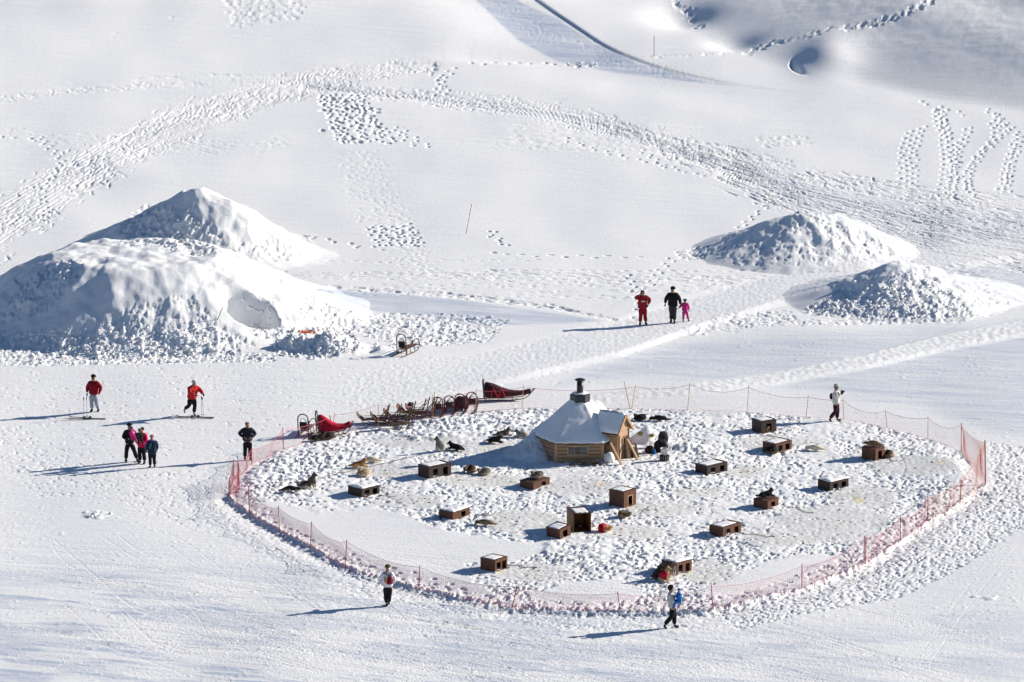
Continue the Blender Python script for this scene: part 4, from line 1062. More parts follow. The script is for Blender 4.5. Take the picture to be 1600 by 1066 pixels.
def dog(u, v, pose, coat, yaw, label, s=None, loc=None, coatpart=None, group='sled dogs resting in the enclosure', z=0):
    if s is None: s = dict(sphinx=.90, flat=.92, curl=1.05, sit=.95)[pose]
    p = loc if loc is not None else spot(u, v)
    z = z + (.04 if pose == 'flat' else .025)
    o = thing('sled_dog', label, 'dog', (p[0], p[1], p[2] + z), R(yaw), group, s)
    V_, E_ = {}, []
    if pose == 'curl':       # asleep in a ring
        A = [R(a) for a in (-150, -110, -65, -20, 25, 70, 110)]; r = [.10, .13, .14, .14, .13, .10, .08]; K = .21
        for i, (a, q) in enumerate(zip(A, r)): V_[i] = ((K * math.cos(a), K * .9 * math.sin(a), .10 + (.02 if 1 <= i <= 4 else 0)), q)
        E_ += [(i, i + 1) for i in range(6)]
        head_parts(V_, E_, 6, (K * math.cos(R(150)) * .8, .14, .13), (-.35, -.9, -.15))
        V_['t1'] = ((-.10, -.27, .06), .05); V_['t2'] = ((.02, -.32, .05), .045); V_['t3'] = ((.12, -.28, .05), .03); E_ += [(0, 't1'), ('t1', 't2'), ('t2', 't3')]
        V_['l1'] = ((-.05, -.02, .07), .05); V_['l2'] = ((-.15, .02, .05), .035); E_ += [(5, 'l1'), ('l1', 'l2')]
        V_['k1'] = ((-.24, -.15, .09), .06); V_['k2'] = ((-.26, -.04, .05), .035); E_ += [(0, 'k1'), ('k1', 'k2')]
    elif pose == 'sphinx':   # lying, head up
        V_ = {0: ((-.33, 0, .14), .12), 1: ((-.15, 0, .15), .13), 2: ((.08, 0, .17), .135), 3: ((.24, 0, .20), .12), 4: ((.31, 0, .27), .09)}
        E_ = [(0, 1), (1, 2), (2, 3), (3, 4)]; head_parts(V_, E_, 4, (.36, .02, .355), (1, .25, -.2))
        for s_ in (-1, 1):
            V_['a%d' % s_] = ((.27, .09 * s_, .10), .05); V_['b%d' % s_] = ((.42, .10 * s_, .045), .033); V_['c%d' % s_] = ((.56, .10 * s_, .035), .03)
            E_ += [(3, 'a%d' % s_), ('a%d' % s_, 'b%d' % s_), ('b%d' % s_, 'c%d' % s_)]
            V_['d%d' % s_] = ((-.27, .13 * s_, .10), .08); V_['e%d' % s_] = ((-.10, .19 * s_, .07), .045); V_['f%d' % s_] = ((-.2, .21 * s_, .035), .03); V_['g%d' % s_] = ((-.08, .22 * s_, .03), .028)
            E_ += [(0, 'd%d' % s_), ('d%d' % s_, 'e%d' % s_), ('e%d' % s_, 'f%d' % s_), ('f%d' % s_, 'g%d' % s_)]
        V_['t1'] = ((-.47, .03, .10), .05); V_['t2'] = ((-.58, .12, .06), .05); V_['t3'] = ((-.62, .24, .05), .03); E_ += [(0, 't1'), ('t1', 't2'), ('t2', 't3')]
    elif pose == 'flat':     # stretched on its side
        V_ = {0: ((-.34, .02, .11), .10), 1: ((-.15, 0, .12), .115), 2: ((.08, 0, .13), .125), 3: ((.26, -.01, .12), .10), 4: ((.38, -.03, .09), .07)}
        E_ = [(0, 1), (1, 2), (2, 3), (3, 4)]; head_parts(V_, E_, 4, (.47, -.06, .08), (.8, -.55, -.05))
        for i, (rt, x, y, dx) in enumerate(((3, .24, -.16, .1), (3, .28, -.14, .02), (0, -.30, -.16, -.03), (0, -.26, -.15, -.1))):
            V_['a%d' % i] = ((x, y, .06 + .03 * (i % 2)), .05); V_['b%d' % i] = ((x + dx, y - .15, .045), .032); V_['c%d' % i] = ((x + dx * 1.6, y - .29, .035), .026)
            E_ += [(rt, 'a%d' % i), ('a%d' % i, 'b%d' % i), ('b%d' % i, 'c%d' % i)]
        V_['t1'] = ((-.47, .03, .06), .045); V_['t2'] = ((-.62, -.03, .045), .042); V_['t3'] = ((-.74, -.10, .035), .025); E_ += [(0, 't1'), ('t1', 't2'), ('t2', 't3')]
    elif pose == 'sit':
        V_ = {0: ((-.16, 0, .14), .125), 1: ((-.07, 0, .28), .13), 2: ((.05, 0, .42), .125), 3: ((.10, 0, .53), .085)}
        E_ = [(0, 1), (1, 2), (2, 3)]; head_parts(V_, E_, 3, (.14, 0, .64), (1, .1, -.12))
        for s_ in (-1, 1):
            V_['a%d' % s_] = ((.11, .075 * s_, .36), .06); V_['b%d' % s_] = ((.14, .08 * s_, .18), .036); V_['c%d' % s_] = ((.15, .08 * s_, .04), .03); V_['cc%d' % s_] = ((.20, .08 * s_, .025), .027)
            E_ += [(2, 'a%d' % s_), ('a%d' % s_, 'b%d' % s_), ('b%d' % s_, 'c%d' % s_), ('c%d' % s_, 'cc%d' % s_)]
            V_['d%d' % s_] = ((-.10, .12 * s_, .13), .08); V_['e%d' % s_] = ((.04, .14 * s_, .14), .05); V_['f%d' % s_] = ((-.05, .15 * s_, .04), .032); V_['g%d' % s_] = ((.07, .15 * s_, .03), .028)
            E_ += [(0, 'd%d' % s_), ('d%d' % s_, 'e%d' % s_), ('e%d' % s_, 'f%d' % s_), ('f%d' % s_, 'g%d' % s_)]
        V_['t1'] = ((-.30, .02, .08), .045); V_['t2'] = ((-.42, .09, .05), .045); V_['t3'] = ((-.50, .2, .04), .028); E_ += [(0, 't1'), ('t1', 't2'), ('t2', 't3')]
    kx = .80 if pose in ('sphinx', 'flat') else 1.0
    V_ = {k: ((a[0] * kx, a[1], a[2]), b * (.86 if pose == 'curl' else .96)) for k, (a, b) in V_.items()}
    skin('body', FUR[coat], o, V_, E_, 2)
    if coatpart:
        if pose == 'sit': VV = {0: ((-.16, 0, .17), .195), 1: ((-.08, 0, .28), .200), 2: ((.03, 0, .42), .190), 3: ((.07, 0, .52), .135)}
        elif pose == 'curl': VV = {i: ((.21 * math.cos(a), .19 * math.sin(a), .125), q + .018) for i, (a, q) in enumerate(zip([R(t_) for t_ in (-110, -65, -20, 25, 65)], (.13, .14, .14, .13, .10)))}
        else: VV = {0: ((-.30, 0, .15), .137), 1: ((-.1, 0, .16), .145), 2: ((.1, 0, .18), .148), 3: ((.22, 0, .20), .135)}
        ks = list(VV); skin('dog_coat', coatpart, o, VV, list(zip(ks, ks[1:])), 1)
    return o
DOGS = [
 (453, 769, 'flat', 'blackwhite', 12, 'black and white dog lying flat at the left end of the enclosure'),
 (473, 762, 'curl', 'grey', 40, 'grey-brown dog curled up beside the black and white one'),
 (487, 763, 'sit', 'grey', -30, 'grey-brown dog sitting upright behind the two leftmost lying dogs'),
 (561, 731, 'sphinx', 'tan', 10, 'orange-tan dog lying with raised head, the reddest of the tan trio'),
 (581, 723, 'flat', 'cream', 185, 'pale cream dog stretched out right behind the orange-tan one'),
 (567, 743, 'curl', 'fawn', 0, 'fawn dog curled up just in front of the orange-tan one'),
 (687, 706, 'sit', 'pale', -150, 'pale grey dog sitting left of the black dog with raised head'),
 (712, 704, 'sphinx', 'black', 165, 'black dog lying with pricked ears next to the pale sitting dog'),
 (786, 683, 'sphinx', 'grey', 15, 'grey dog lying with raised head, nearest dog to the hut snow bank on the left'),
 (773, 693, 'sphinx', 'dark', -20, 'dark dog lying just below the grey one left of the hut'),
 (816, 685, 'sphinx', 'pale', 160, 'small grey dog half hidden at the snow bank left of the hut'),
 (733, 738, 'curl', 'brown', 70, 'brown dog curled up right beside the long dark kennel'),
 (755, 742, 'curl', 'grey', 20, 'grey-brown dog curled up, the right one of the pair below the hut drift'),
 (757, 822, 'flat', 'brown', 168, 'brown dog stretched flat on packed snow below the low kennel'),
 (977, 809, 'curl', 'brown', 200, 'brown dog curled up with one ear raised below the tall kennel'),
 (1028, 907, 'sit', 'dark', -35, 'dark sitting dog left of the dog in the red coat by the front kennel'),
 (1205, 709, 'curl', 'dark', 30, 'dark dog curled up at the left corner of the two-door kennel'),
 (1273, 705, 'flat', 'cream', 170, 'cream white dog lying alone on the snow right of the kennels'),
 (999, 657, 'curl', 'black', 10, 'black dog curled into a ball behind the hut'),
 (1030, 658, 'flat', 'black', 180, 'black dog stretched flat behind the hut'),
 (1385, 714, 'curl', 'brown', 60, 'brown dog lying on the snow right of the narrow kennel'),
 (498, 689, 'sphinx', 'dark', 20, 'dark dog lying in the trampled snow below the red covered sled'),
 (512, 686, 'curl', 'dark', 20, 'dark curled dog below the nose of the red covered sled'),
]
for d_ in DOGS: dog(*d_)
dog(947, 831, 'curl', 'tan', 200, 'tan dog in a bright red coat curled up right of the open crate', coatpart=M_RED)
dog(1039, 911, 'sit', 'fawn', -25, 'fawn dog in a bright red coat sitting before the front kennel', coatpart=M_RED)
dog(1049, 902, 'sit', 'pale', -35, 'grey and white dog peering round the corner of the front kennel', s=.92)
def on_roof(i, fx, fy):
    o, w, d, h, yaw, c = KO[i]; x, y = w * fx, d * fy
    return Vector((c.x + x * math.cos(yaw) - y * math.sin(yaw), c.y + x * math.sin(yaw) + y * math.cos(yaw), c.z + h + .01))
dog(0, 0, 'curl', 'grey', 10, 'grey-brown dog asleep on the bare kennel roof in front of the hut', loc=on_roof(1, .6, .5))
dog(0, 0, 'sphinx', 'black', 20, 'black dog lying along a kennel roof with raised head', loc=on_roof(11, .5, .5), s=.85)
dog(0, 0, 'flat', 'brown', 165, 'brown dog lying on the roof of the narrow far right kennel', loc=on_roof(13, .45, .5), s=.85)
o7 = KO[7]; w7, d7, h7, yw7, c7 = o7[1:]
px_ = Vector((c7.x + w7 * .5 * math.cos(yw7) - .22 * math.sin(yw7), c7.y + w7 * .5 * math.sin(yw7) + .22 * math.cos(yw7), c7.z + .02))
dog(0, 0, 'sphinx', 'fawn', math.degrees(yw7) - 90, 'fawn dog looking out of the doorway of the farthest kennel', loc=px_, s=.55)
# chains lying on the snow
def chain(pts, label):
    P = [spot(*p) for p in pts]; m = MB(); m.tube([p - P[0] + Vector((0, 0, .02)) for p in P], .012, 4); o = m.build('dog_chain', M_ROPE); o.location = P[0]
    o['label'] = label; o['category'] = 'chain'; o['group'] = 'chains of the sled dogs lying on the snow'
def fine_line(a, b, n=8, sag=1.5): return [(a[0] + (b[0] - a[0]) * i / n, a[1] + (b[1] - a[1]) * i / n + sag * math.sin(i * 1.3)) for i in range(n + 1)]
chain(fine_line((793, 883), (833, 888)), 'thin dark chain running right from the front left kennel')
chain(fine_line((1160, 834), (1210, 840)), 'thin chain running right from the snowy kennel below the black dog')
chain(fine_line((1222, 790), (1272, 803)), 'thin chain running right from the kennel under the black dog')
chain(fine_line((1377, 715), (1402, 722)), 'thin chain running right from the narrow far right kennel')
chain(fine_line((593, 774), (618, 777)), 'thin dark chain beside the leftmost kennel')
chain(fine_line((742, 808), (775, 803), 8, 2), 'thin dark chain above the dog stretched flat')
chain(fine_line((500, 748), (660, 711), 24, .4), 'long thin line running from the tan dogs to the pale sitting dog')
chain(fine_line((1190, 681), (1216, 683)), 'thin chain below the farthest kennel')
chain(fine_line((1000, 803), (1014, 793)), 'thin chain right of the tall kennel')

# ------------------------------------------------------------------ sleds
def arch(w, h0, h1, x, n=9, lean=0.0):
    """inverted U in the yz plane at x"""
    P = [(x, -w / 2, h0)]
    for i in range(n + 1):
        a = math.pi * (1 - i / n); P.append((x - lean, math.cos(a) * w / 2, h1 + math.sin(a) * w * .42))
    P.append((x, w / 2, h0)); return P
def sled(u, v, yaw, label, L=1.9, frame=M_BLACK, bag=None, bagcol=None, hb=.95, s=1.0, straps=None, group=None, slats=True, tilt=(0, 0), loc=None, back=True):
    p = loc or spot(u, v); o = thing('dog_sled', label, 'sled', (p.x, p.y, p.z + .01), R(yaw), group, s, tilt)
    W = .48      # local: nose at +x, handle at 0
    for sd in (-1, 1):
        m = MB(); m.tube([(-.45, sd * W / 2, .03), (L * .55, sd * W / 2, .03), (L * .85, sd * W / 2, .08), (L * .97, sd * W / 2 * .9, .22), (L * 1.02, sd * W / 2 * .7, .40)], [.022] * 5, 5); m.build('runner', W_SLED if frame != M_BLACK else M_BLACK, o)
        for x in (.05, L * .3, L * .6):
            m = MB(); m.tube([(x, sd * W / 2, .04), (x + .03, sd * W / 2 * .86, .26)], .016, 5); m.build('stanchion', frame, o)
        m = MB(); m.tube([(0.02, sd * W / 2 * .86, .5 * hb), (L * .35, sd * W / 2 * .86, .42), (L * .95, sd * W / 2 * .75, .36)], .014, 5); m.build('side_rail', frame, o)
    m = MB(); m.tube(arch(W, .03, hb - .2, .0, 9, .06), .028, 6); m.build('handle_bow', frame, o)
    m = MB(); m.tube(arch(W * .55, .45, hb - .32, .02, 7, .04), .014, 5); m.build('inner_bow', frame, o)
    m = MB(); m.tube([(L * .97, -W / 2 * .8, .25), (L * 1.09, -W * .2, .46), (L * 1.12, 0, .50), (L * 1.09, W * .2, .46), (L * .97, W / 2 * .8, .25)], .022, 6); m.build('brush_bow', frame, o)
    if slats:
        for i in range(5):
            m = MB(); y = (i - 2) * .085; m.beam((-.02, y, .27), (L * .93, y, .29), .06, .012); m.build('slat', W_SLED, o)
    for x in (.05, L * .3, L * .6):
        m = MB(); m.beam((x + .03, -W * .43, .255), (x + .03, W * .43, .255), .035, .018); m.build('crosspiece', frame, o)
    if bag:
        # cloth bag: high at the handle, tapering to the nose
        vs = []; fs = []; N = 12
        secs = [(0.0, hb * .86, .42), (.08, hb * .88, .50), (L * .2, hb * .80, .56), (L * .36, hb * .60, .54), (L * .58, .44, .50), (L * .8, .38, .42), (L * .98, .50, .36), (L * 1.03, .52, .28)]
        rr_ = random.Random(int(u))
        for x, z1, w in secs:
            for j in range(N):
                a = 2 * math.pi * j / N; y = math.cos(a) * w / 2; zz = 0
                y = math.copysign(abs(math.cos(a)) ** .6 * w / 2, math.cos(a)); zb_ = .12 + .16 * (x / L) ** 3; zz = zb_ + (z1 - zb_) * (.5 + .5 * math.copysign(abs(math.sin(a)) ** .6, math.sin(a)))
                vs.append((x + rr_.uniform(-.015, .015), y + rr_.uniform(-.02, .02), zz + rr_.uniform(-.03, .02)))
        for i in range(len(secs) - 1):
            for j in range(N): a = i * N + j; b = i * N + (j + 1) % N; fs.append((a, b, b + N, a + N))
        fs.append(tuple(range(N))[::-1]); fs.append(tuple(range((len(secs) - 1) * N, len(secs) * N)))
        m = MB(); m.add(vs, fs); b = m.build('sled_bag', bagcol, o, True); sb = b.modifiers.new('sub', 'SUBSURF'); sb.levels = sb.render_levels = 1
    if back:
        m = MB(); m.box((-.01, 0, hb * .5), (.02, W * .7, hb * .3)); m.build('back_panel', M_DARKIN, o)
    if straps:
        for x in straps:
            m = MB(); m.tube([(x, -W * .70, .18), (x + .12, -W * .66, .66), (x + .34, -W * .70, .16)], .03, 5); m.build('strap', M_STRAP, o)
    return o
M_STRAP = mat('bright_red_strap', (.62, .03, .02), .5)
M_ARM = mat('dark_maroon_frame', (.065, .016, .024), .5)
sled(628, 556, 62, 'single empty sled with brown hooped handle parked near the big heap', 1.3, mat('brown_frame', (.11, .05, .04), .5), False, None, 1.0, 1.05)
sled(497, 681, 12, 'sled with a bright red cloth bag parked at the left end of the net', 1.3, M_BLACK, True, M_RED, 1.0, 1.12)
sled(474, 683, 74, 'dark empty sled with tall handle left of the red bag sled', 1.35, M_ARM, False, None, 1.05)
sled(757, 626, 6, 'largest sled with dark red bag and bright red straps, right of the row', 2.1, M_BLACK, True, M_MAROON, 1.0, 1.0, (.25, .62))
g_ = 'dark sleds parked side by side behind the net'
LB = ['dark sled standing leftmost in the tight row by the yellow post', 'dark sled second from the left in the tight row', 'dark sled with a maroon seat, third in the tight row', 'dark sled standing rightmost in the tight row']
for k, (u, v) in enumerate(((684, 650), (702, 648), (719, 645), (737, 642))):
    sled(u, v, 80 + (k % 2) * 6, LB[k], 1.25, M_ARM, k == 2, M_MAROON, .92, .95, None, g_)
def wood_sled(u, v, yaw, label, s=1.0, lean=0.25):
    p = spot(u, v); o = thing('wooden_sled', label, 'sled', (p.x, p.y, p.z), R(yaw), 'wooden sleds in a heap left of the row', s)
    W = .46
    for sd in (-1, 1):
        m = MB(); m.tube([(-.6, sd * W / 2, .03), (.6, sd * W / 2, .03), (.9, sd * W / 2, .14), (1.08, sd * W * .4, .38)], .02, 5); m.build('runner', W_SLED, o)
        m = MB(); m.tube([(-.1, sd * W / 2, .03), (-.28 - lean * .3, sd * W * .36, 1.02)], .028, 5); m.build('upright', W_SLED, o)
        m = MB(); m.tube([(.35, sd * W / 2, .05), (-.24, sd * W * .37, .76)], .022, 5); m.build('brace', W_SLED, o)
        m = MB(); m.tube([(-.2, sd * W * .44, .4), (.95, sd * W * .44, .34)], .014, 5); m.build('side_rail', W_SLED, o)
    m = MB(); m.tube([(-.28 - lean * .3, -W * .42, .90), (-.28 - lean * .3, W * .42, .90)], .018, 5); m.build('handle_bar', W_SLED, o)
    for i in range(4):
        m = MB(); m.beam((-.2, (i - 1.5) * .1, .22), (.85, (i - 1.5) * .1, .23), .07, .014); m.build('slat', W_SLED, o)
    # curved, shield-like nose board
    vs = []; fs = []; n = 7
    for lay in (0, .015):
        for i in range(n):
            t_ = i / (n - 1); x = .80 + .42 * math.sin(t_ * 1.5); z = .16 + .40 * t_ ** 1.2; w = W * (.5 + .5 * math.sin(math.pi * (.25 + .75 * t_) ** 1.1)) * .95
            for j in range(5): vs.append((x + lay, (j / 4 - .5) * w, z + .03 * (1 - abs(j - 2) / 2)))
    K = n * 5
    for i in range(n - 1):
        for j in range(4): a = i * 5 + j; fs += [(a, a + 1, a + 6, a + 5), (K + a, K + a + 5, K + a + 6, K + a + 1)]
    m = MB(); m.add(vs, fs); m.build('nose_board', W_SLED, o, True)
    return o
WL = ['wooden sled at the far left of the heap with curved nose board', 'wooden sled second from the left in the heap', 'wooden sled with dark cushion in the middle of the heap', 'wooden sled with round nose board right of the middle', 'wooden sled tipped forward at the front of the heap', 'wooden sled touching the yellow post at the right of the heap']
for k, (u, v, a, s_) in enumerate(((597, 664, 168, .95), (616, 663, 165, .92), (637, 660, 160, .95), (658, 655, 152, 1.0), (633, 668, 200, .85), (671, 652, 158, .95))):
    ws = wood_sled(u, v, a, WL[k], s_)
    if k == 2: m = MB(); m.blob((-.15, 0, .88), (.14, .22, .10), 4, .06, 10, 6); m.build('cushion', M_DARKIN, ws, True)

# ------------------------------------------------------------------ safety net round the dogs
POSTS = [  # foot, top, colour
 ((357, 778), (359, 748), 0), ((390, 804), (388, 762), 0), ((437, 831), (435, 792), 0), ((484, 857), (487, 817), 0), ((539, 888), (542, 845), 0),
 ((654, 922), (656, 885), 0), ((799, 950), (808, 915), 0), ((970, 957), (965, 926), 0), ((1115, 954), (1111, 915), 0), ((1253, 921), (1253, 883), 0),
 ((1350, 882), (1351, 839), 0), ((1407, 848), (1407, 807), 0), ((1449, 817), (1450, 777), 0), ((1500, 787), (1502, 750), 0), ((1540, 757), (1539, 690), 2),
 ((1502, 707), (1502, 663), 0), ((1450, 686), (1450, 652), 1), ((1387, 670), (1383, 641), 1), ((1319, 655), (1317, 624), 1), ((1259, 652), (1263, 619), 1),
 ((1167, 645), (1170, 604), 1), ((1074, 641), (1078, 600), 1), ((986, 639), (993, 603), 1), ((815, 639), (818, 603), 1), ((745, 645), (744, 609), 1), ((677, 652), (676, 619), 1),
 ((591, 669), (591, 631), 1), ((518, 678), (523, 647), 1), ((443, 702), (442, 669), 0), ((394, 727), (393, 700), 0), ((363, 756), (365, 719), 0)]
net = thing('safety_net_fence', 'pink safety net strung on thin posts right round the dog enclosure', 'fence', spot(654, 922), 0)
n0 = net.location.copy()
PT = []
for (f, t_, c) in POSTS:
    a = spot(*f); b = lift(t_[0], t_[1], a.y + random.Random(int(f[0])).uniform(-.12, .12)); PT.append((a, b))
    m = MB(); m.tube([a - n0 - Vector((0, 0, .2)), b - n0 + Vector((0, 0, .05))], .019 if c == 0 else .015 if c == 1 else .03, 6); m.build('post', M_NETPOST_Y if c == 1 else M_NETPOST, net)
for (f, t_) in (((986, 639), (975, 596)), ((677, 651), (679, 612)), ((1352, 882), (1353, 839))):
    a = spot(*f); b = lift(t_[0], t_[1], a.y + .1); m = MB(); m.tube([a - n0 - Vector((0, 0, .2)), b - n0], .02, 6); m.build('post', M_NETPOST_Y if f[0] < 1000 else M_NETPOST, net)
rn = random.Random(5)
for i in range(len(PT)):
    (a, at), (b, bt) = PT[i], PT[(i + 1) % len(PT)]
    Ln = (b - a).length; nseg = max(int(Ln / .5), 2); sag = rn.uniform(.12, .30) * (1 if Ln > 2.5 else .4)
    def P_(s_, q):
        foot = a.lerp(b, s_); g = float(H_at(foot.x, foot.y)); foot = Vector((foot.x, foot.y, g + .02)); top_ = at.lerp(bt, s_) - Vector((0, 0, sag * 4 * s_ * (1 - s_) + .05))
        bw = .10 * math.sin(s_ * 9 + i) * math.sin(q * math.pi)
        p = foot.lerp(top_, q); d_ = (b - a).normalized(); return p + Vector((-d_.y, d_.x, 0)) * bw - n0
    m = MB(); rows = 12
    for r_ in range(rows + 1):
        q = r_ / rows; w = (.0029 if i < 15 or i > 27 else .0012) if 0 < r_ < rows else (.009 if r_ else .005)
        m.tube([P_(k / nseg, q) for k in range(nseg + 1)], w, 3, False)
    nv = int(Ln / .085)
    for k in range(nv + 1):
        s_ = k / nv + (rn.uniform(-.1, .1) / nv); s_ = min(max(s_, 0), 1)
        m.tube([P_(s_, q) for q in (0, .33, .66, 1)], .0027 if i < 15 or i > 27 else .0011, 3, False)
    m.build('net_panel', M_NET_O if 12 <= i <= 14 else M_NET, net)
# second, slack length of net in the left corner
(a, at), (b, bt) = PT[-1], PT[0]
m = MB()
for r_ in range(14):
    q = r_ / 13; A = a.lerp(at, q) - n0; B_ = b.lerp(bt, q) - n0; m.tube([A + Vector((.2, -.15, 0)), (A + B_) / 2 + Vector((.35, 0, -.03)), B_ + Vector((.08, .1, 0))], .006, 3, False)
for k in range(24):
    s_ = k / 23; A = a.lerp(b, s_) - n0; B_ = at.lerp(bt, s_) - n0; sh_ = Vector((.2 + .2 * math.sin(s_ * 3.1), -.15 + .2 * s_, 0)); m.tube([A + sh_, B_ + sh_ * .8], .005, 3, False)
m.build('net_panel', M_NET, net)

# marker poles out on the snow
def marker(foot, top, label, mm, r=.018):
    a = spot(*foot); b = lift(top[0], top[1], a.y + .05); m = MB(); m.tube([Vector((0, 0, -.2)), b - a], r, 6); o = m.build('marker_pole', mm); o.location = a
    o['label'] = label; o['category'] = 'pole'
marker((727, 366), (737, 319), 'thin leaning yellow-brown pole on the open slope', M_NETPOST_Y, .02)
marker((1022, 88), (1022, 56), 'thin upright pole above the groomed run at the top', M_NETPOST, .02)
marker((337, 500), (349, 478), 'thin brown stick at the dug out hollow of the big heap', W_SLED, .02)
marker((519, 661), (515, 649), 'short dark stake beside the nose of the red bag sled', M_BLACK, .02)

# orange cloth on the debris, snow clods
oc = spot(480, 522); m = MB(); pts = []
rr = random.Random(2); vs = []; fs = []
for i in range(9):
    for j in range(4): vs.append(((i / 8 - .5) * .85, (j / 3 - .5) * .35, .10 + rr.uniform(-.05, .07) - .05 * i / 8))
for i in range(8):
    for j in range(3): a = i * 4 + j; fs.append((a, a + 4, a + 5, a + 1))
m.add(vs, fs); o = m.build('orange_cloth', M_ORANGE, None, True); o.location = oc; so = o.modifiers.new('t', 'SOLIDIFY'); so.thickness = .015
o['label'] = 'crumpled orange cloth lying on top of the blue-shaded snow debris'; o['category'] = 'cloth'

# things on the snow heap right of the hut
def soft(name, u, v, d, m_, label, cat, seed, z=0):
    p = spot(u, v); b = MB(); b.blob((0, 0, d[2] * .75), d, seed, .13, 14, 9); o = b.build(name, m_, None, True); sb = o.modifiers.new('s', 'SUBSURF'); sb.levels = sb.render_levels = 1
    o.location = p + Vector((0, 0, z)); o['label'] = label; o['category'] = cat; return o
soft('black_sack', 1016, 709, (.26, .2, .2), M_DARKIN, 'slumped black sack left of the white bucket', 'sack', 3)
soft('black_bundle', 1033, 706, (.34, .28, .33), M_DARKIN, 'largest black bundle piled behind the white bucket', 'bundle', 4)
soft('dark_holdall', 1036, 699, (.26, .2, .34), mat('charcoal_fabric', (.04, .04, .045), .8), 'charcoal holdall propped on top behind the black bundle', 'bag', 6, .15)
soft('blue_bag', 1022, 711, (.07, .06, .15), M_BLUE, 'small bright blue bag between sack and bundle', 'bag', 8)
soft('green_cloth', 1035, 678, (.22, .16, .05), M_GREEN, 'flat dark green cloth on the snow above the bags', 'cloth', 9)
p = spot(1038, 720); bk = thing('white_bucket', 'white plastic bucket standing on a low dark basket', 'bucket', p + Vector((0, 0, .26)), 0)
m = MB(); m.lathe([(.13, 0), (.17, .27), (.185, .275), (.185, .30), (.165, .30), (.16, .27), (.12, .02)], 18); m.build('pail', M_BUCKET, bk, True)
m = MB(); m.tube([(.17 * math.cos(a), .17 * math.sin(a) * .5 - .1, .26 - .09 * math.sin(a)) for a in [math.pi * i / 8 for i in range(9)]], .006, 4); m.build('handle', M_STEEL, bk)
bs = thing('dark_basket', 'low dark wire basket under the white bucket', 'basket', p, 0)
m = MB(); m.lathe([(.20, 0), (.22, .24), (.20, .25)], 12); m.build('basket_body', M_DARKIN, bs)
m = MB()
for k in range(14): a = 2 * math.pi * k / 14; m.tube([(.205 * math.cos(a), .205 * math.sin(a), .01), (.232 * math.cos(a), .232 * math.sin(a), .24)], .007, 4)
m.build('basket_wire', M_STEEL, bs)
for k, (u, v, lab) in enumerate(((1000, 680, 'yellow disc pressed into the shaded snow heap, the left of two'), (1018, 683, 'yellow disc pressed into the shaded snow heap, the right of two'))):
    p = spot(u, v); m = MB(); m.tube([(0, -.02, 0), (0, .01, 0)], .115, 18); o = m.build('yellow_disc', M_YEL); o.location = p + Vector((0, -.04, .03)); o.rotation_euler = (R(-58), 0, R(-12)); o['label'] = lab; o['category'] = 'disc'; o['group'] = 'yellow discs in the snow heap'

# loose clods of snow where the ground was dug or ploughed
import itertools
ico_v = []; g5 = (1 + 5 ** .5) / 2
for a, b in itertools.product((-1, 1), (-g5, g5)): ico_v += [(0, a, b), (a, b, 0), (b, 0, a)]
ico_v = [Vector(p).normalized() for p in ico_v]
ico_f = [f for f in itertools.combinations(range(12), 3) if all(abs((ico_v[a] - ico_v[b]).length - 1.0515) < .01 for a, b in itertools.combinations(f, 2))]
ico_f = [f if (ico_v[f[1]] - ico_v[f[0]]).cross(ico_v[f[2]] - ico_v[f[0]]).dot(ico_v[f[0]]) > 0 else f[::-1] for f in ico_f]
IV = np.array(ico_v); IF = np.array(ico_f)
def clods(us, vs_, smin, smax, name, label):
    rs = np.random.default_rng(17); P, Fc = [], []; k = 0
    r_, c_ = grid_at(us, vs_); hd = H[DN]
    for i in range(len(us)):
        if r_[i] < 1: continue
        s_ = smin + (smax - smin) * rs.uniform() ** 2.5
        sc_ = s_ * rs.uniform(.6, 1.25, 3); sc_[2] *= .8
        q = IV * rs.uniform(.78, 1.2, (12, 1)) * sc_; an = rs.uniform(0, 6.28); ca, sa = math.cos(an), math.sin(an)
        q = np.stack([q[:, 0] * ca - q[:, 1] * sa, q[:, 0] * sa + q[:, 1] * ca, q[:, 2]], -1)
        P.append(q + np.array([Xd[r_[i], c_[i]], Yd[r_[i], c_[i]], hd[r_[i], c_[i]] + s_ * .25])); Fc.append(IF + k); k += 12
    P = np.concatenate(P); Fc = np.concatenate(Fc)
    me = bpy.data.meshes.new(name); me.vertices.add(len(P)); me.vertices.foreach_set('co', P.astype(np.float32).ravel())
    me.loops.add(len(Fc) * 3); me.polygons.add(len(Fc)); me.loops.foreach_set('vertex_index', Fc.astype(np.int32).ravel()); me.polygons.foreach_set('loop_start', np.arange(len(Fc), dtype=np.int32) * 3)
    me.update(calc_edges=True); me.materials.append(SNOW); o = bpy.data.objects.new(name, me); COL.objects.link(o); o['kind'] = 'stuff'; o['label'] = label
q1 = np.concatenate([rand_in([(0, 548), (250, 545), (430, 552), (430, 566), (0, 572)], 420), rand_in([(430, 525), (470, 512), (545, 515), (570, 545), (500, 562), (430, 556)], 420),
                     rand_in([(560, 500), (800, 495), (740, 540), (580, 548)], 200), rand_in([(20, 520), (330, 510), (390, 550), (100, 555)], 500),
                     rand_in([(370, 470), (425, 470), (435, 520), (400, 530)], 110), rand_in([(1250, 490), (1330, 445), (1440, 420), (1500, 470), (1520, 498), (1350, 500)], 380),
                     rand_in([(220, 350), (300, 330), (350, 395), (250, 385)], 120), rng.normal((905, 103), (12, 2.5), (30, 2)), rng.normal((150, 806), (10, 2.5), (30, 2))])
clods(q1[:, 0], q1[:, 1], .025, .12, 'snow_clods', 'loose snow clods fallen round the ploughed heaps')
t = rng.uniform(0, 1, 520); u, v = interp_poly([FENCE[i] for i in range(0, 15)], t)
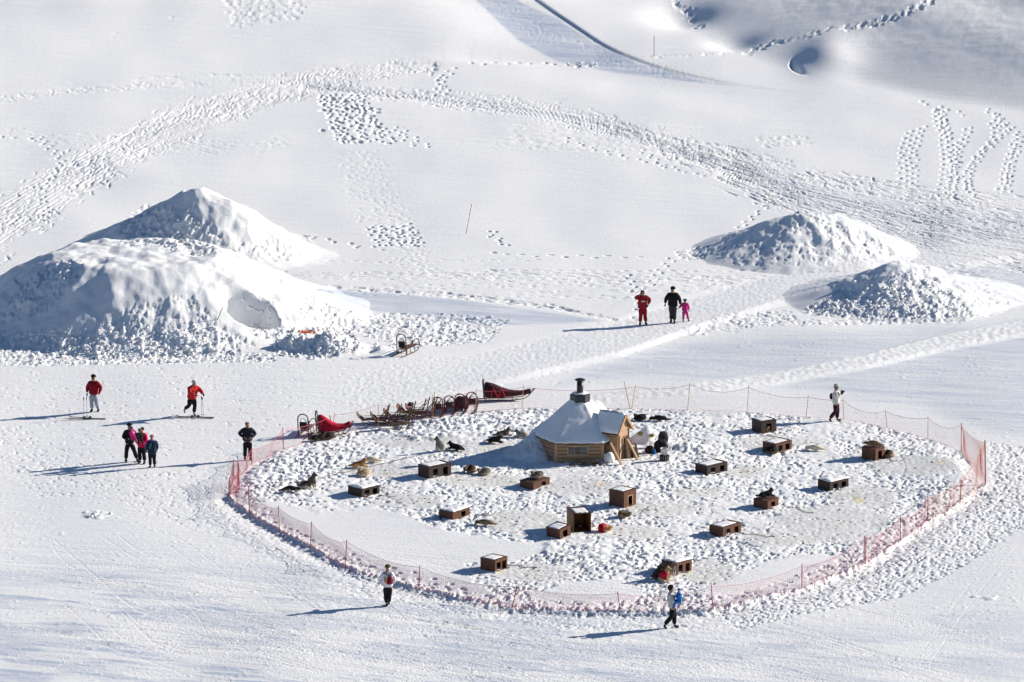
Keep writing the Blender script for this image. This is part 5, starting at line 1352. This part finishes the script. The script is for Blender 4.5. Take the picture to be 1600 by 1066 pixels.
q2 = np.concatenate([np.stack([u + rng.normal(0, 5, 520), v + rng.normal(4, 3, 520)], -1), keep(rand_in(FENCE, 900)), rand_in([(620, 655), (830, 645), (860, 660), (640, 685)], 120)])
clods(q2[:, 0], q2[:, 1], .02, .08, 'snow_crumbs', 'loose snow crumbs along the net and between the kennels')
sp_ = []
for (a, b, ra, rb) in DISCS:
    for k in range(16): sp_.append((a + rng.normal(0, .45) * ra, b + rng.normal(0, .45) * rb))
m = MB(); rr = random.Random(31)
for (u, v) in sp_:
    x_, y_ = ground(u, v); z_ = float(H_at(x_, y_)); e_ = rr.uniform(.015, .045); m.blob((x_, y_, z_ + e_ * .3), (e_ * rr.uniform(.8, 1.8), e_, e_ * .6), rr.random(), .2, 5, 3)
o = m.build('droppings', mat('dropping_brown', (.10, .065, .04), .9)); o['kind'] = 'stuff'; o['label'] = 'small brown droppings and straw bits on the packed snow round the kennels'

# ------------------------------------------------------------------ people
def cloth(name, c, c2=None, sc=5): return mat(name, c, .8, .18, sc, c2, .012, 0., 10)
C_RED = cloth('deep_red_jacket', (.24, .005, .014)); C_RED2 = cloth('bright_red_jacket', (.50, .022, .022)); C_BLACK = cloth('black_cloth', (.012, .012, .014))
C_DGREY = cloth('dark_grey_cloth', (.035, .040, .050)); C_LGREY = cloth('light_grey_trousers', (.34, .35, .40), (.22, .23, .27), 8); C_NAVY = cloth('navy_jacket', (.012, .030, .060))
C_PINK = cloth('hot_pink_jacket', (.72, .010, .085)); C_MAG = cloth('magenta_suit', (.52, .030, .20)); C_WHITE = cloth('white_jacket', (.72, .71, .74)); C_BEIGE = cloth('pale_beige_jacket', (.60, .58, .54))
C_PURPLE = cloth('purple_yoke', (.16, .07, .22)); C_WINE = cloth('wine_pack', (.20, .012, .035)); C_OR = cloth('orange_panel', (.75, .26, .03)); C_PLUM = cloth('plum_trousers', (.045, .010, .020))
C_TEAL = cloth('teal_panel', (.02, .30, .20)); C_DGREEN = cloth('dark_green_suit', (.012, .028, .022)); C_LGREYJ = cloth('light_grey_jacket', (.50, .50, .50))
C_HAIR = cloth('dark_hair', (.03, .018, .012)); C_HAIRB = cloth('brown_hair', (.16, .08, .045)); C_OLIVE = cloth('olive_hat', (.11, .09, .03)); C_HATP = cloth('pale_hat', (.50, .49, .46)); C_SUITRED = cloth('red_ski_suit', (.30, .012, .020))
DEF = dict(el=(-.27, .02, 1.15), wl=(-.28, -.07, .92), er=(.27, .02, 1.15), wr=(.28, -.07, .92), kl=(-.11, -.03, .50), al=(-.12, .03, .09), kr=(.11, -.03, .50), ar=(.12, .03, .09),
           head=(0, -.02, 1.63), look=(0, -1, -.1), lean=(0, 0), waist=.98, hem=.80)
def hand_mesh(root, dirv, palm, o, m, name):
    """palm with four unequal bent fingers and a thumb from its side"""
    d = Vector(dirv).normalized(); pn = Vector(palm).normalized(); sd_ = d.cross(pn).normalized(); r_ = Vector(root)
    V_ = {'w': (tuple(r_), .034), 'p': (tuple(r_ + d * .055), .036)}; E_ = [('w', 'p')]
    for i, L in enumerate((.060, .072, .068, .050)):
        b = r_ + d * .085 + sd_ * (i - 1.5) * .022
        V_['a%d' % i] = (tuple(b), .011); V_['b%d' % i] = (tuple(b + d * L * .55 + pn * .012), .010); V_['c%d' % i] = (tuple(b + d * L * .8 + pn * .035), .009)
        E_ += [('p', 'a%d' % i), ('a%d' % i, 'b%d' % i), ('b%d' % i, 'c%d' % i)]
    t = r_ + d * .03 - sd_ * .035; V_['t'] = (tuple(t), .013); V_['u'] = (tuple(t + d * .03 - sd_ * .018 + pn * .02), .011); E_ += [('w', 't'), ('t', 'u')]
    return skin(name, m, o, V_, E_, 1)
def person(u, v, H_, yaw, label, jacket, trousers, hat=None, hair=None, gloves=None, boots=None, pose=None, group=None, loc=None, fat=1.0, longc=False, glasses=True, bald=False, extra=None, tilt=(0, 0), hood=None):
    fat *= 1.06
    p = loc or spot(u, v); q = dict(DEF); q.update(pose or {})
    o = thing('person', label, 'person', (p.x, p.y, p.z), R(yaw), group, H_ / 1.75, tilt)
    Vc = lambda t_: tuple(t_)
    lx, ly = q['lean']; hd = Vector(q['head']) + Vector((lx * 1.15, ly * 1.15, 0)); lk = Vector(q['look']).normalized()
    ch = Vector((lx * .85, ly * .85, 1.30)); nk = Vector((lx, ly, 1.47)); sh = {s: Vector((.160 * s * fat + lx, .01 + ly, 1.38)) for s in (-1, 1)}; kid = 1.35 if H_ < 1.2 else 1.12
    El = {-1: Vector(q['el']), 1: Vector(q['er'])}; Wr = {-1: Vector(q['wl']), 1: Vector(q['wr'])}; Kn = {-1: Vector(q['kl']), 1: Vector(q['kr'])}; An = {-1: Vector(q['al']), 1: Vector(q['ar'])}
    for s in (-1, 1): El[s] += Vector((lx * .8, ly * .8, 0)); Wr[s] += Vector((lx * .8, ly * .8, 0))
    V_ = {'pel': ((0, 0, .92), .12), 'wai': ((lx * .3, ly * .3, 1.08), .115), 'che': (Vc(ch), .13), 'nec': (Vc(nk), .055), 'hea': (Vc(hd - Vector((0, 0, .03))), .078 * kid), 'cro': (Vc(hd + Vector((0, 0, .055)) - lk * .01), .082 * kid),
          'jaw': (Vc(hd + lk * .045 + Vector((0, 0, -.055))), .045), 'nos': (Vc(hd + lk * .098), .014)}
    E_ = [('pel', 'wai'), ('wai', 'che'), ('che', 'nec'), ('nec', 'hea'), ('hea', 'cro'), ('hea', 'jaw'), ('hea', 'nos')]
    for s in (-1, 1):
        V_['s%d' % s] = (Vc(sh[s] * .96), .055); V_['e%d' % s] = (Vc(El[s]), .04); V_['w%d' % s] = (Vc(Wr[s]), .03)
        V_['k%d' % s] = (Vc(Kn[s]), .055); V_['a%d' % s] = (Vc(An[s]), .04); V_['h%d' % s] = ((.09 * s, 0, .86), .085)
        E_ += [('che', 's%d' % s), ('s%d' % s, 'e%d' % s), ('e%d' % s, 'w%d' % s), ('pel', 'h%d' % s), ('h%d' % s, 'k%d' % s), ('k%d' % s, 'a%d' % s)]
    skin('body', M_SKIN, o, V_, E_, 1)
    # jacket
    hem = .60 if longc else q['hem']; f = fat
    V_ = {'hem': ((lx * .0, 0, hem + .03), (.185 * f, .145 * f)), 'hip': ((lx * .15, ly * .15, .95), (.180 * f, .145 * f)), 'wai': ((lx * .4, ly * .4, 1.08), (.172 * f, .140 * f)), 'che': (Vc(ch + Vector((0, 0, -.06))), (.182 * f, .148 * f)),
          'yok': ((lx * .95, ly * .95, 1.415), (.112 * f, .100 * f)), 'col': (Vc(nk + Vector((0, 0, .03))), .086)}
    E_ = [('hem', 'hip'), ('hip', 'wai'), ('wai', 'che'), ('che', 'yok'), ('yok', 'col')]
    for s in (-1, 1):
        V_['s%d' % s] = (Vc(sh[s]), .074 * f); V_['u%d' % s] = (Vc(sh[s].lerp(El[s], .5)), .078 * f); V_['e%d' % s] = (Vc(El[s]), .070 * f); V_['w%d' % s] = (Vc(El[s].lerp(Wr[s], .88)), .052)
        E_ += [('yok', 's%d' % s), ('s%d' % s, 'u%d' % s), ('u%d' % s, 'e%d' % s), ('e%d' % s, 'w%d' % s)]
    skin('jacket', jacket, o, V_, E_, 2)
    # trousers
    V_ = {'pel': ((0, 0, .92), (.155 * f, .125 * f)), 'cr': ((0, 0, .84), (.14 * f, .11 * f))}; E_ = [('pel', 'cr')]
    for s in (-1, 1):
        V_['h%d' % s] = ((.085 * s, 0, .78), .098 * f); V_['m%d' % s] = (Vc(Vector((.09 * s, 0, .80)).lerp(Kn[s], .5)), .092 * f); V_['k%d' % s] = (Vc(Kn[s]), .080); V_['c%d' % s] = (Vc(Kn[s].lerp(An[s], .5) + Vector((0, .015, 0))), .082); V_['a%d' % s] = (Vc(An[s] + Vector((0, 0, .04))), .078)
        E_ += [('cr', 'h%d' % s), ('h%d' % s, 'm%d' % s), ('m%d' % s, 'k%d' % s), ('k%d' % s, 'c%d' % s), ('c%d' % s, 'a%d' % s)]
    skin('trousers', trousers, o, V_, E_, 2)
    for s in (-1, 1):
        a = An[s]; down = (a - Kn[s]).normalized(); fwd = Vector((.12 * s, -1, 0)); fwd = (fwd - down * fwd.dot(down)).normalized()
        skin('boot', boots or M_BLACKB, o, {0: (Vc(a + down * -.06), .056), 1: (Vc(a + down * .035), .055), 2: (Vc(a + down * .045 + fwd * .10), .047), 3: (Vc(a + down * .05 + fwd * .19), .036)}, [(0, 1), (1, 2), (2, 3)], 1)
        w = Wr[s]; d = (w - El[s]).normalized(); hand_mesh(w - d * .01, d, (-s * .8, -.5, .1), o, gloves or M_SKIN, 'glove' if gloves else 'hand')
    up = Vector((0, 0, 1))
    if hair is not None:
        skin('hair', hair, o, {0: (Vc(hd + up * .075 - lk * .02), .100), 1: (Vc(hd - lk * .045 + up * .02), .096), 2: (Vc(hd - lk * .05 - up * .09), .072)}, [(0, 1), (1, 2)], 1)
    if hat is not None:
        skin('hat', hat, o, {0: (Vc(hd + up * .02 - lk * .022), .100 * kid), 1: (Vc(hd + up * .075 - lk * .02), .104 * kid), 2: (Vc(hd + up * .13 - lk * .022), .088 * kid), 3: (Vc(hd + up * .172 - lk * .028), .045 * kid)}, [(0, 1), (1, 2), (2, 3)], 2)
    if glasses:
        sd_ = lk.cross(up).normalized(); m = MB(); c_ = hd + lk * .082 + up * .02
        m.beam(c_ - sd_ * .07, c_ + sd_ * .07, .02, .035); m.beam(c_ - sd_ * .075, c_ - sd_ * .085 - lk * .09, .01, .014); m.beam(c_ + sd_ * .075, c_ + sd_ * .085 - lk * .09, .01, .014); m.build('sunglasses', M_BLACK, o)
    if extra: extra(o, q)
    return o
M_BLACKB = mat('boot_black', (.02, .018, .018), .5)

def lower_band(mm, z0=.80, z1=1.0, r=(.196, .156), name='jacket_hem'):
    return lambda o, q: skin(name, mm, o, {0: ((0, 0, z0 + .03), r), 1: ((0, 0, z1 - .02), r)}, [(0, 1)], 1)

# 1 man in red, skis lying at his feet
def e1(o, q): pass
person(147, 644, 1.72, -20, 'man in deep red jacket and light grey trousers standing behind his skis', C_RED, C_LGREY, hat=C_BLACK, gloves=C_DGREY, fat=1.12,
       pose=dict(el=(-.33, .04, 1.15), wl=(-.30, -.10, .90), er=(.36, .02, 1.18), wr=(.36, -.16, .98), look=(.1, -1, -.35), kr=(.12, -.02, .5), ar=(.15, .14, .10)))
# 2 skier in red leaning on his poles
person(300, 650, 1.70, 38, 'skier in bright red jacket leaning on ski poles, one boot lifted', C_RED2, C_BLACK, hat=C_HATP, gloves=C_BLACK, fat=1.18, boots=mat('grey_ski_boot', (.32, .33, .34), .4),
       pose=dict(lean=(0, -.14), el=(-.32, -.16, 1.2), wl=(-.10, -.34, 1.12), er=(.30, -.22, 1.22), wr=(.22, -.52, 1.12), kl=(-.14, .02, .52), al=(-.16, .34, .28), kr=(.12, -.08, .5), ar=(.12, 0, .1), look=(.1, -.8, -.6), head=(0, -.06, 1.60)))
def skis(u, v, yaw, label, cols, spread=.12, cross=0.0, L=1.75):
    p = spot(u, v); o = thing('pair_of_skis', label, 'skis', (p.x, p.y, p.z + .02), R(yaw))
    for k in (-1, 1):
        vs = []; fs = []; c, s_ = math.cos(k * cross), math.sin(k * cross); xs = [-L / 2, -L * .46, -L * .3, 0, L * .3, L * .43, L * .48, L * .5]; ws = [.03, .045, .04, .034, .042, .05, .04, .015]; zs = [.0, 0, .004, .01, .004, .005, .04, .08]
        for dz in (0, .02):
            for x, w, z in zip(xs, ws, zs):
                for y in (-w, w): yy = y + k * spread / 2; vs.append((x * c - yy * s_, x * s_ + yy * c, z + dz))
        n = len(xs) * 2
        for i in range(len(xs) - 1): a = 2 * i; fs += [(a, a + 1, a + 3, a + 2), (n + a, n + a + 2, n + a + 3, n + a + 1), (a, a + 2, n + a + 2, n + a), (a + 1, n + a + 1, n + a + 3, a + 3)]
        m = MB(); m.add(vs, fs); sk_ = m.build('ski', cols, o)
        m = MB(); yy = k * spread / 2
        for x, h in ((.12, .05), (-.16, .07)): m.box((x * c - yy * s_, x * s_ + yy * c, .03 + h / 2), (.11, .07, h))
        m.build('binding', M_BLACK, sk_)
    return o
skis(135, 655, 174, 'brown skis lying crossed on the snow in front of the red jacketed man', mat('ski_brown', (.10, .07, .045), .4), .14, .16)
skis(304, 654, 176, 'dark skis under the leaning skier in bright red', mat('ski_dark', (.09, .09, .10), .35), .20, .03)
def ski_pole(foot, top, label, dy=.0):
    a = spot(*foot); b = lift(top[0], top[1], a.y + dy); o = thing('ski_pole', label, 'ski pole', a, 0); d = b - a
    m = MB(); m.tube([Vector((0, 0, -.03)), d], .010, 6); m.build('shaft', M_STEEL, o)
    m = MB(); m.tube([d * .86, d * 1.02], .022, 6); m.build('grip', M_BLACK, o)
    m = MB(); m.tube([d * .06, d * .075], .05, 10); m.build('basket', M_BLACK, o)
ski_pole((131, 654), (130.5, 621), 'left ski pole planted upright beside the brown skis')
ski_pole((136, 653), (135.3, 620), 'right ski pole planted upright beside the brown skis')
ski_pole((315.5, 650), (314.5, 620), 'near ski pole held by the leaning skier', .05)
ski_pole((318.5, 651), (316, 621), 'far ski pole held by the leaning skier', .2)
# 3, 4 man with a pink child on his arm
HOLD = dict(el=(-.30, -.05, 1.15), wl=(-.04, -.30, 1.10), er=(.32, -.05, 1.16), wr=(.12, -.32, 1.14))
pm = person(203, 722, 1.75, 10, 'man in black ski clothes and dark cap carrying a small pink child', C_BLACK, C_BLACK, hat=C_DGREEN, gloves=C_DGREY, fat=1.0, extra=lower_band(C_DGREY, .78, .98), pose=dict(**HOLD, kl=(-.15, -.02, .5), al=(-.17, .02, .09), kr=(.20, -.02, .5), ar=(.33, .05, .09)))
def child_held(u, v, y, H_, yaw, label, suit, hat, extra=None, tilt=(0, 0)):
    b = lift(u, v, y); return person(0, 0, H_, yaw, label, suit, suit, hat=hat, gloves=suit, loc=b, glasses=False, fat=1.25, boots=suit, extra=extra, tilt=tilt,
        pose=dict(el=(-.27, -.10, 1.18), wl=(-.16, -.32, 1.15), er=(.27, -.10, 1.18), wr=(.16, -.32, 1.15), kl=(-.16, -.36, .80), al=(-.18, -.40, .42), kr=(.16, -.36, .80), ar=(.18, -.40, .42)))
y3 = spot(203, 722).y
child_held(210, 697, y3 - .44, .92, 60, 'small child in magenta suit with pale stripe carried on a man\'s arm', C_MAG, C_PURPLE, lambda o, q: skin('chest_stripe', C_WHITE, o, {0: ((-.2, -.05, 1.22), .08), 1: ((0, -.12, 1.27), .1), 2: ((.2, -.05, 1.22), .08)}, [(0, 1), (1, 2)], 1), (0, R(-14)))
# 5, 6 woman in pink with a small dark child
person(222, 725, 1.68, -25, 'woman in hot pink jacket with dark hair holding a small dark-clad child', C_PINK, C_BLACK, hair=C_HAIR, gloves=C_PINK, fat=1.05, glasses=False, pose=dict(el=(-.30, -.08, 1.16), wl=(-.12, -.32, 1.12), er=(.30, -.08, 1.16), wr=(.02, -.34, 1.10), hem=.72, look=(-.3, -1, -.2)))
y5 = spot(222, 725).y
def jester(o, q):
    for s in (-1, 0, 1): skin('hat_point', C_DGREEN, o, {0: ((.05 * s, 0, 1.74), .05), 1: ((.14 * s, 0, 1.92), .016)}, [(0, 1)], 1)
child_held(218, 700, y5 - .46, .82, 20, 'small child in dark green and black with a pointed hat in the pink woman\'s arms', C_DGREEN, C_DGREEN, jester)
# 7 boy seen from behind
def e7(o, q):
    skin('purple_yoke', C_PURPLE, o, {0: ((-.17, .0, 1.44), .085), 1: ((0, .0, 1.42), .13), 2: ((.19, .0, 1.44), .095), 3: ((.30, -.03, 1.24), .085), 4: ((.33, -.12, 1.12), .07)}, [(0, 1), (1, 2), (2, 3), (3, 4)], 1)
    skin('teal_panel', C_TEAL, o, {0: ((.10, .165, 1.36), .03), 1: ((.14, .175, 1.20), .035), 2: ((.17, .165, 1.08), .03)}, [(0, 1), (1, 2)], 1)
person(238, 731, 1.46, 195, 'boy seen from behind in navy jacket with purple shoulders and red cap', C_NAVY, C_BLACK, hat=cloth('red_grey_cap', (.45, .05, .06), (.3, .3, .3), 14), gloves=C_BLACK, fat=1.2, glasses=False, pose=dict(hem=.66), extra=e7)
# 8 man at the net
def e8(o, q):
    m = MB(); m.tube([(.02, -.30, 1.08), (.05, -.40, 1.08)], .045, 10); m.box((.0, -.26, 1.08), (.15, .09, .10)); m.build('camera', M_BLACK, o)
    lower_band(mat('grey_white_hem', (.40, .39, .40), .8), .86, 1.08)(o, q)
person(387, 719, 1.74, 10, 'bareheaded man in navy jacket and black trousers standing outside the net', cloth('dark_navy', (.015, .020, .034)), C_BLACK, hair=C_HAIRB, gloves=None, fat=1.08, glasses=False, extra=e8, pose=dict(el=(-.38, .04, 1.22), wl=(-.12, -.22, 1.06), er=(.36, .0, 1.18), wr=(.10, -.26, 1.06), look=(.15, -1, -.5), hem=.84))
# 9 walker with wine backpack, from behind
def e9m(o, q):
    # seen from behind: local -x shows on the picture's right
    skin('backpack', C_WINE, o, {0: ((-.06, .20, .98), (.15, .09)), 1: ((-.07, .22, 1.12), (.14, .10)), 2: ((-.08, .20, 1.28), (.10, .07)), 3: ((-.09, .18, 1.38), .045)}, [(0, 1), (1, 2), (2, 3)], 1)
    m = MB(); m.tube([(.14, .10, 1.46), (.02, .17, 1.40), (-.06, .20, 1.34)], .018, 5); m.tube([(-.10, .20, 1.38), (-.12, .2, 1.54)], .02, 5); m.build('pack_strap', M_BLACK, o)
    skin('orange_panel', C_OR, o, {0: ((.13, .140, 1.30), .025), 1: ((.12, .148, 1.12), .048), 2: ((.09, .148, 1.03), .02)}, [(0, 1), (1, 2)], 1)
    skin('sleeve_band', C_OR, o, {0: ((.23, -.0, 1.32), .086), 1: ((.28, -.02, 1.24), .082)}, [(0, 1)], 1)
    skin('sleeve_cuff', C_RED, o, {0: ((.30, -.06, 1.17), .080), 1: ((.28, -.12, 1.16), .07)}, [(0, 1)], 1)
person(606, 948, 1.72, 186, 'walker seen from behind in white jacket with wine-red backpack and olive hat', C_WHITE, C_BLACK, hat=C_OLIVE, gloves=C_BLACK, fat=1.05, glasses=False,
       extra=e9m, pose=dict(er=(.32, -.04, 1.18), wr=(.22, -.28, 1.20), el=(-.28, 0, 1.15), wl=(-.25, -.12, .92), kl=(-.07, .02, .5), al=(-.04, -.1, .10), kr=(.08, -.04, .5), ar=(.05, .10, .12), hem=.78))
# 10, 11 adult with a blue child
person(1051, 982, 1.76, 88, 'walking adult in pale grey jacket and black hat carrying a blue-clad child', C_LGREYJ, C_BLACK, hat=C_BLACK, hair=C_HAIR, gloves=C_LGREYJ, fat=1.05, glasses=False,
       pose=dict(lean=(0, .08), el=(-.25, -.06, 1.15), wl=(-.10, -.36, 1.06), er=(.25, -.06, 1.15), wr=(.08, -.38, 1.04), kl=(-.10, .05, .5), al=(-.10, .32, .14), kr=(.10, -.07, .5), ar=(.10, -.08, .09), hem=.84))
y10 = spot(1051, 982).y
child_held(1061, 956, y10 - .16, .95, -80, 'child in bright blue hooded snowsuit carried by the walking adult in front', M_BLUE, M_BLUE)
# 12 man in red suit, 13 black jacket, 14 pink girl
def e12(o, q):
    m = MB(); m.box((.0, -.20, 1.22), (.2, .03, .055)); m.build('chest_badge', C_WHITE, o)
person(1004, 508, 1.74, 8, 'man in all-red ski suit shading his eyes with one hand', C_SUITRED, C_SUITRED, hair=C_HAIR, gloves=C_BLACK, fat=1.15, extra=e12,
       pose=dict(el=(-.36, -.08, 1.36), wl=(-.16, -.16, 1.58), er=(.36, .03, 1.22), wr=(.26, -.04, 1.02), kl=(-.10, -.05, .5), al=(-.12, .02, .09), kr=(.12, 0, .5), ar=(.17, .06, .10), hem=.76))
person(1051, 505, 1.78, -10, 'man in black jacket and dark grey trousers leading a pink child', C_BLACK, C_DGREY, hat=C_BLACK, gloves=C_WINE, fat=1.15,
       pose=dict(el=(-.33, .02, 1.16), wl=(-.36, -.08, .93), er=(.34, .02, 1.15), wr=(.38, -.06, .90), kl=(-.07, -.02, .5), al=(-.08, .04, .1), kr=(.10, -.04, .5), ar=(.09, -.02, .09), hem=.74, look=(-.4, -1, -.1)))
person(1070, 503, 1.10, 10, 'small child in pink suit walking hand in hand with the black jacketed man', C_MAG, C_MAG, hat=C_DGREEN, gloves=C_MAG, fat=1.15,
       pose=dict(el=(-.34, -.02, 1.25), wl=(-.50, -.02, 1.10), er=(.30, .02, 1.15), wr=(.30, -.06, .9), kr=(.2, -.02, .5), ar=(.30, .08, .1)),
       extra=lambda o, q: skin('chest_panel', C_WHITE, o, {0: ((0, -.06, 1.30), (.13, .12)), 1: ((0, -.07, 1.12), (.13, .12))}, [(0, 1)], 1))
# 15 woman with camera outside the net
def e15(o, q):
    skin('backpack', C_BLACK, o, {0: ((0, .20, 1.02), (.13, .09)), 1: ((0, .22, 1.2), (.14, .10)), 2: ((0, .19, 1.36), (.11, .07))}, [(0, 1), (1, 2)], 1)
    m = MB(); m.box((0, -.26, 1.45), (.14, .08, .09)); m.tube([(0, -.28, 1.45), (0, -.40, 1.45)], .04, 10); m.build('camera', M_BLACK, o)
person(1306, 659, 1.72, 75, 'woman in pale jacket and beige hat holding a camera, walking outside the net', C_BEIGE, C_PLUM, hat=C_HATP, hair=C_HAIR, gloves=C_BLACK, fat=1.05, extra=e15, boots=mat('brown_boot', (.10, .06, .05), .6),
       pose=dict(el=(-.26, -.12, 1.18), wl=(-.06, -.26, 1.34), er=(.26, -.12, 1.18), wr=(.06, -.26, 1.34), kl=(-.10, .0, .5), al=(-.10, .26, .12), kr=(.10, -.06, .5), ar=(.10, -.04, .09), hem=.82))
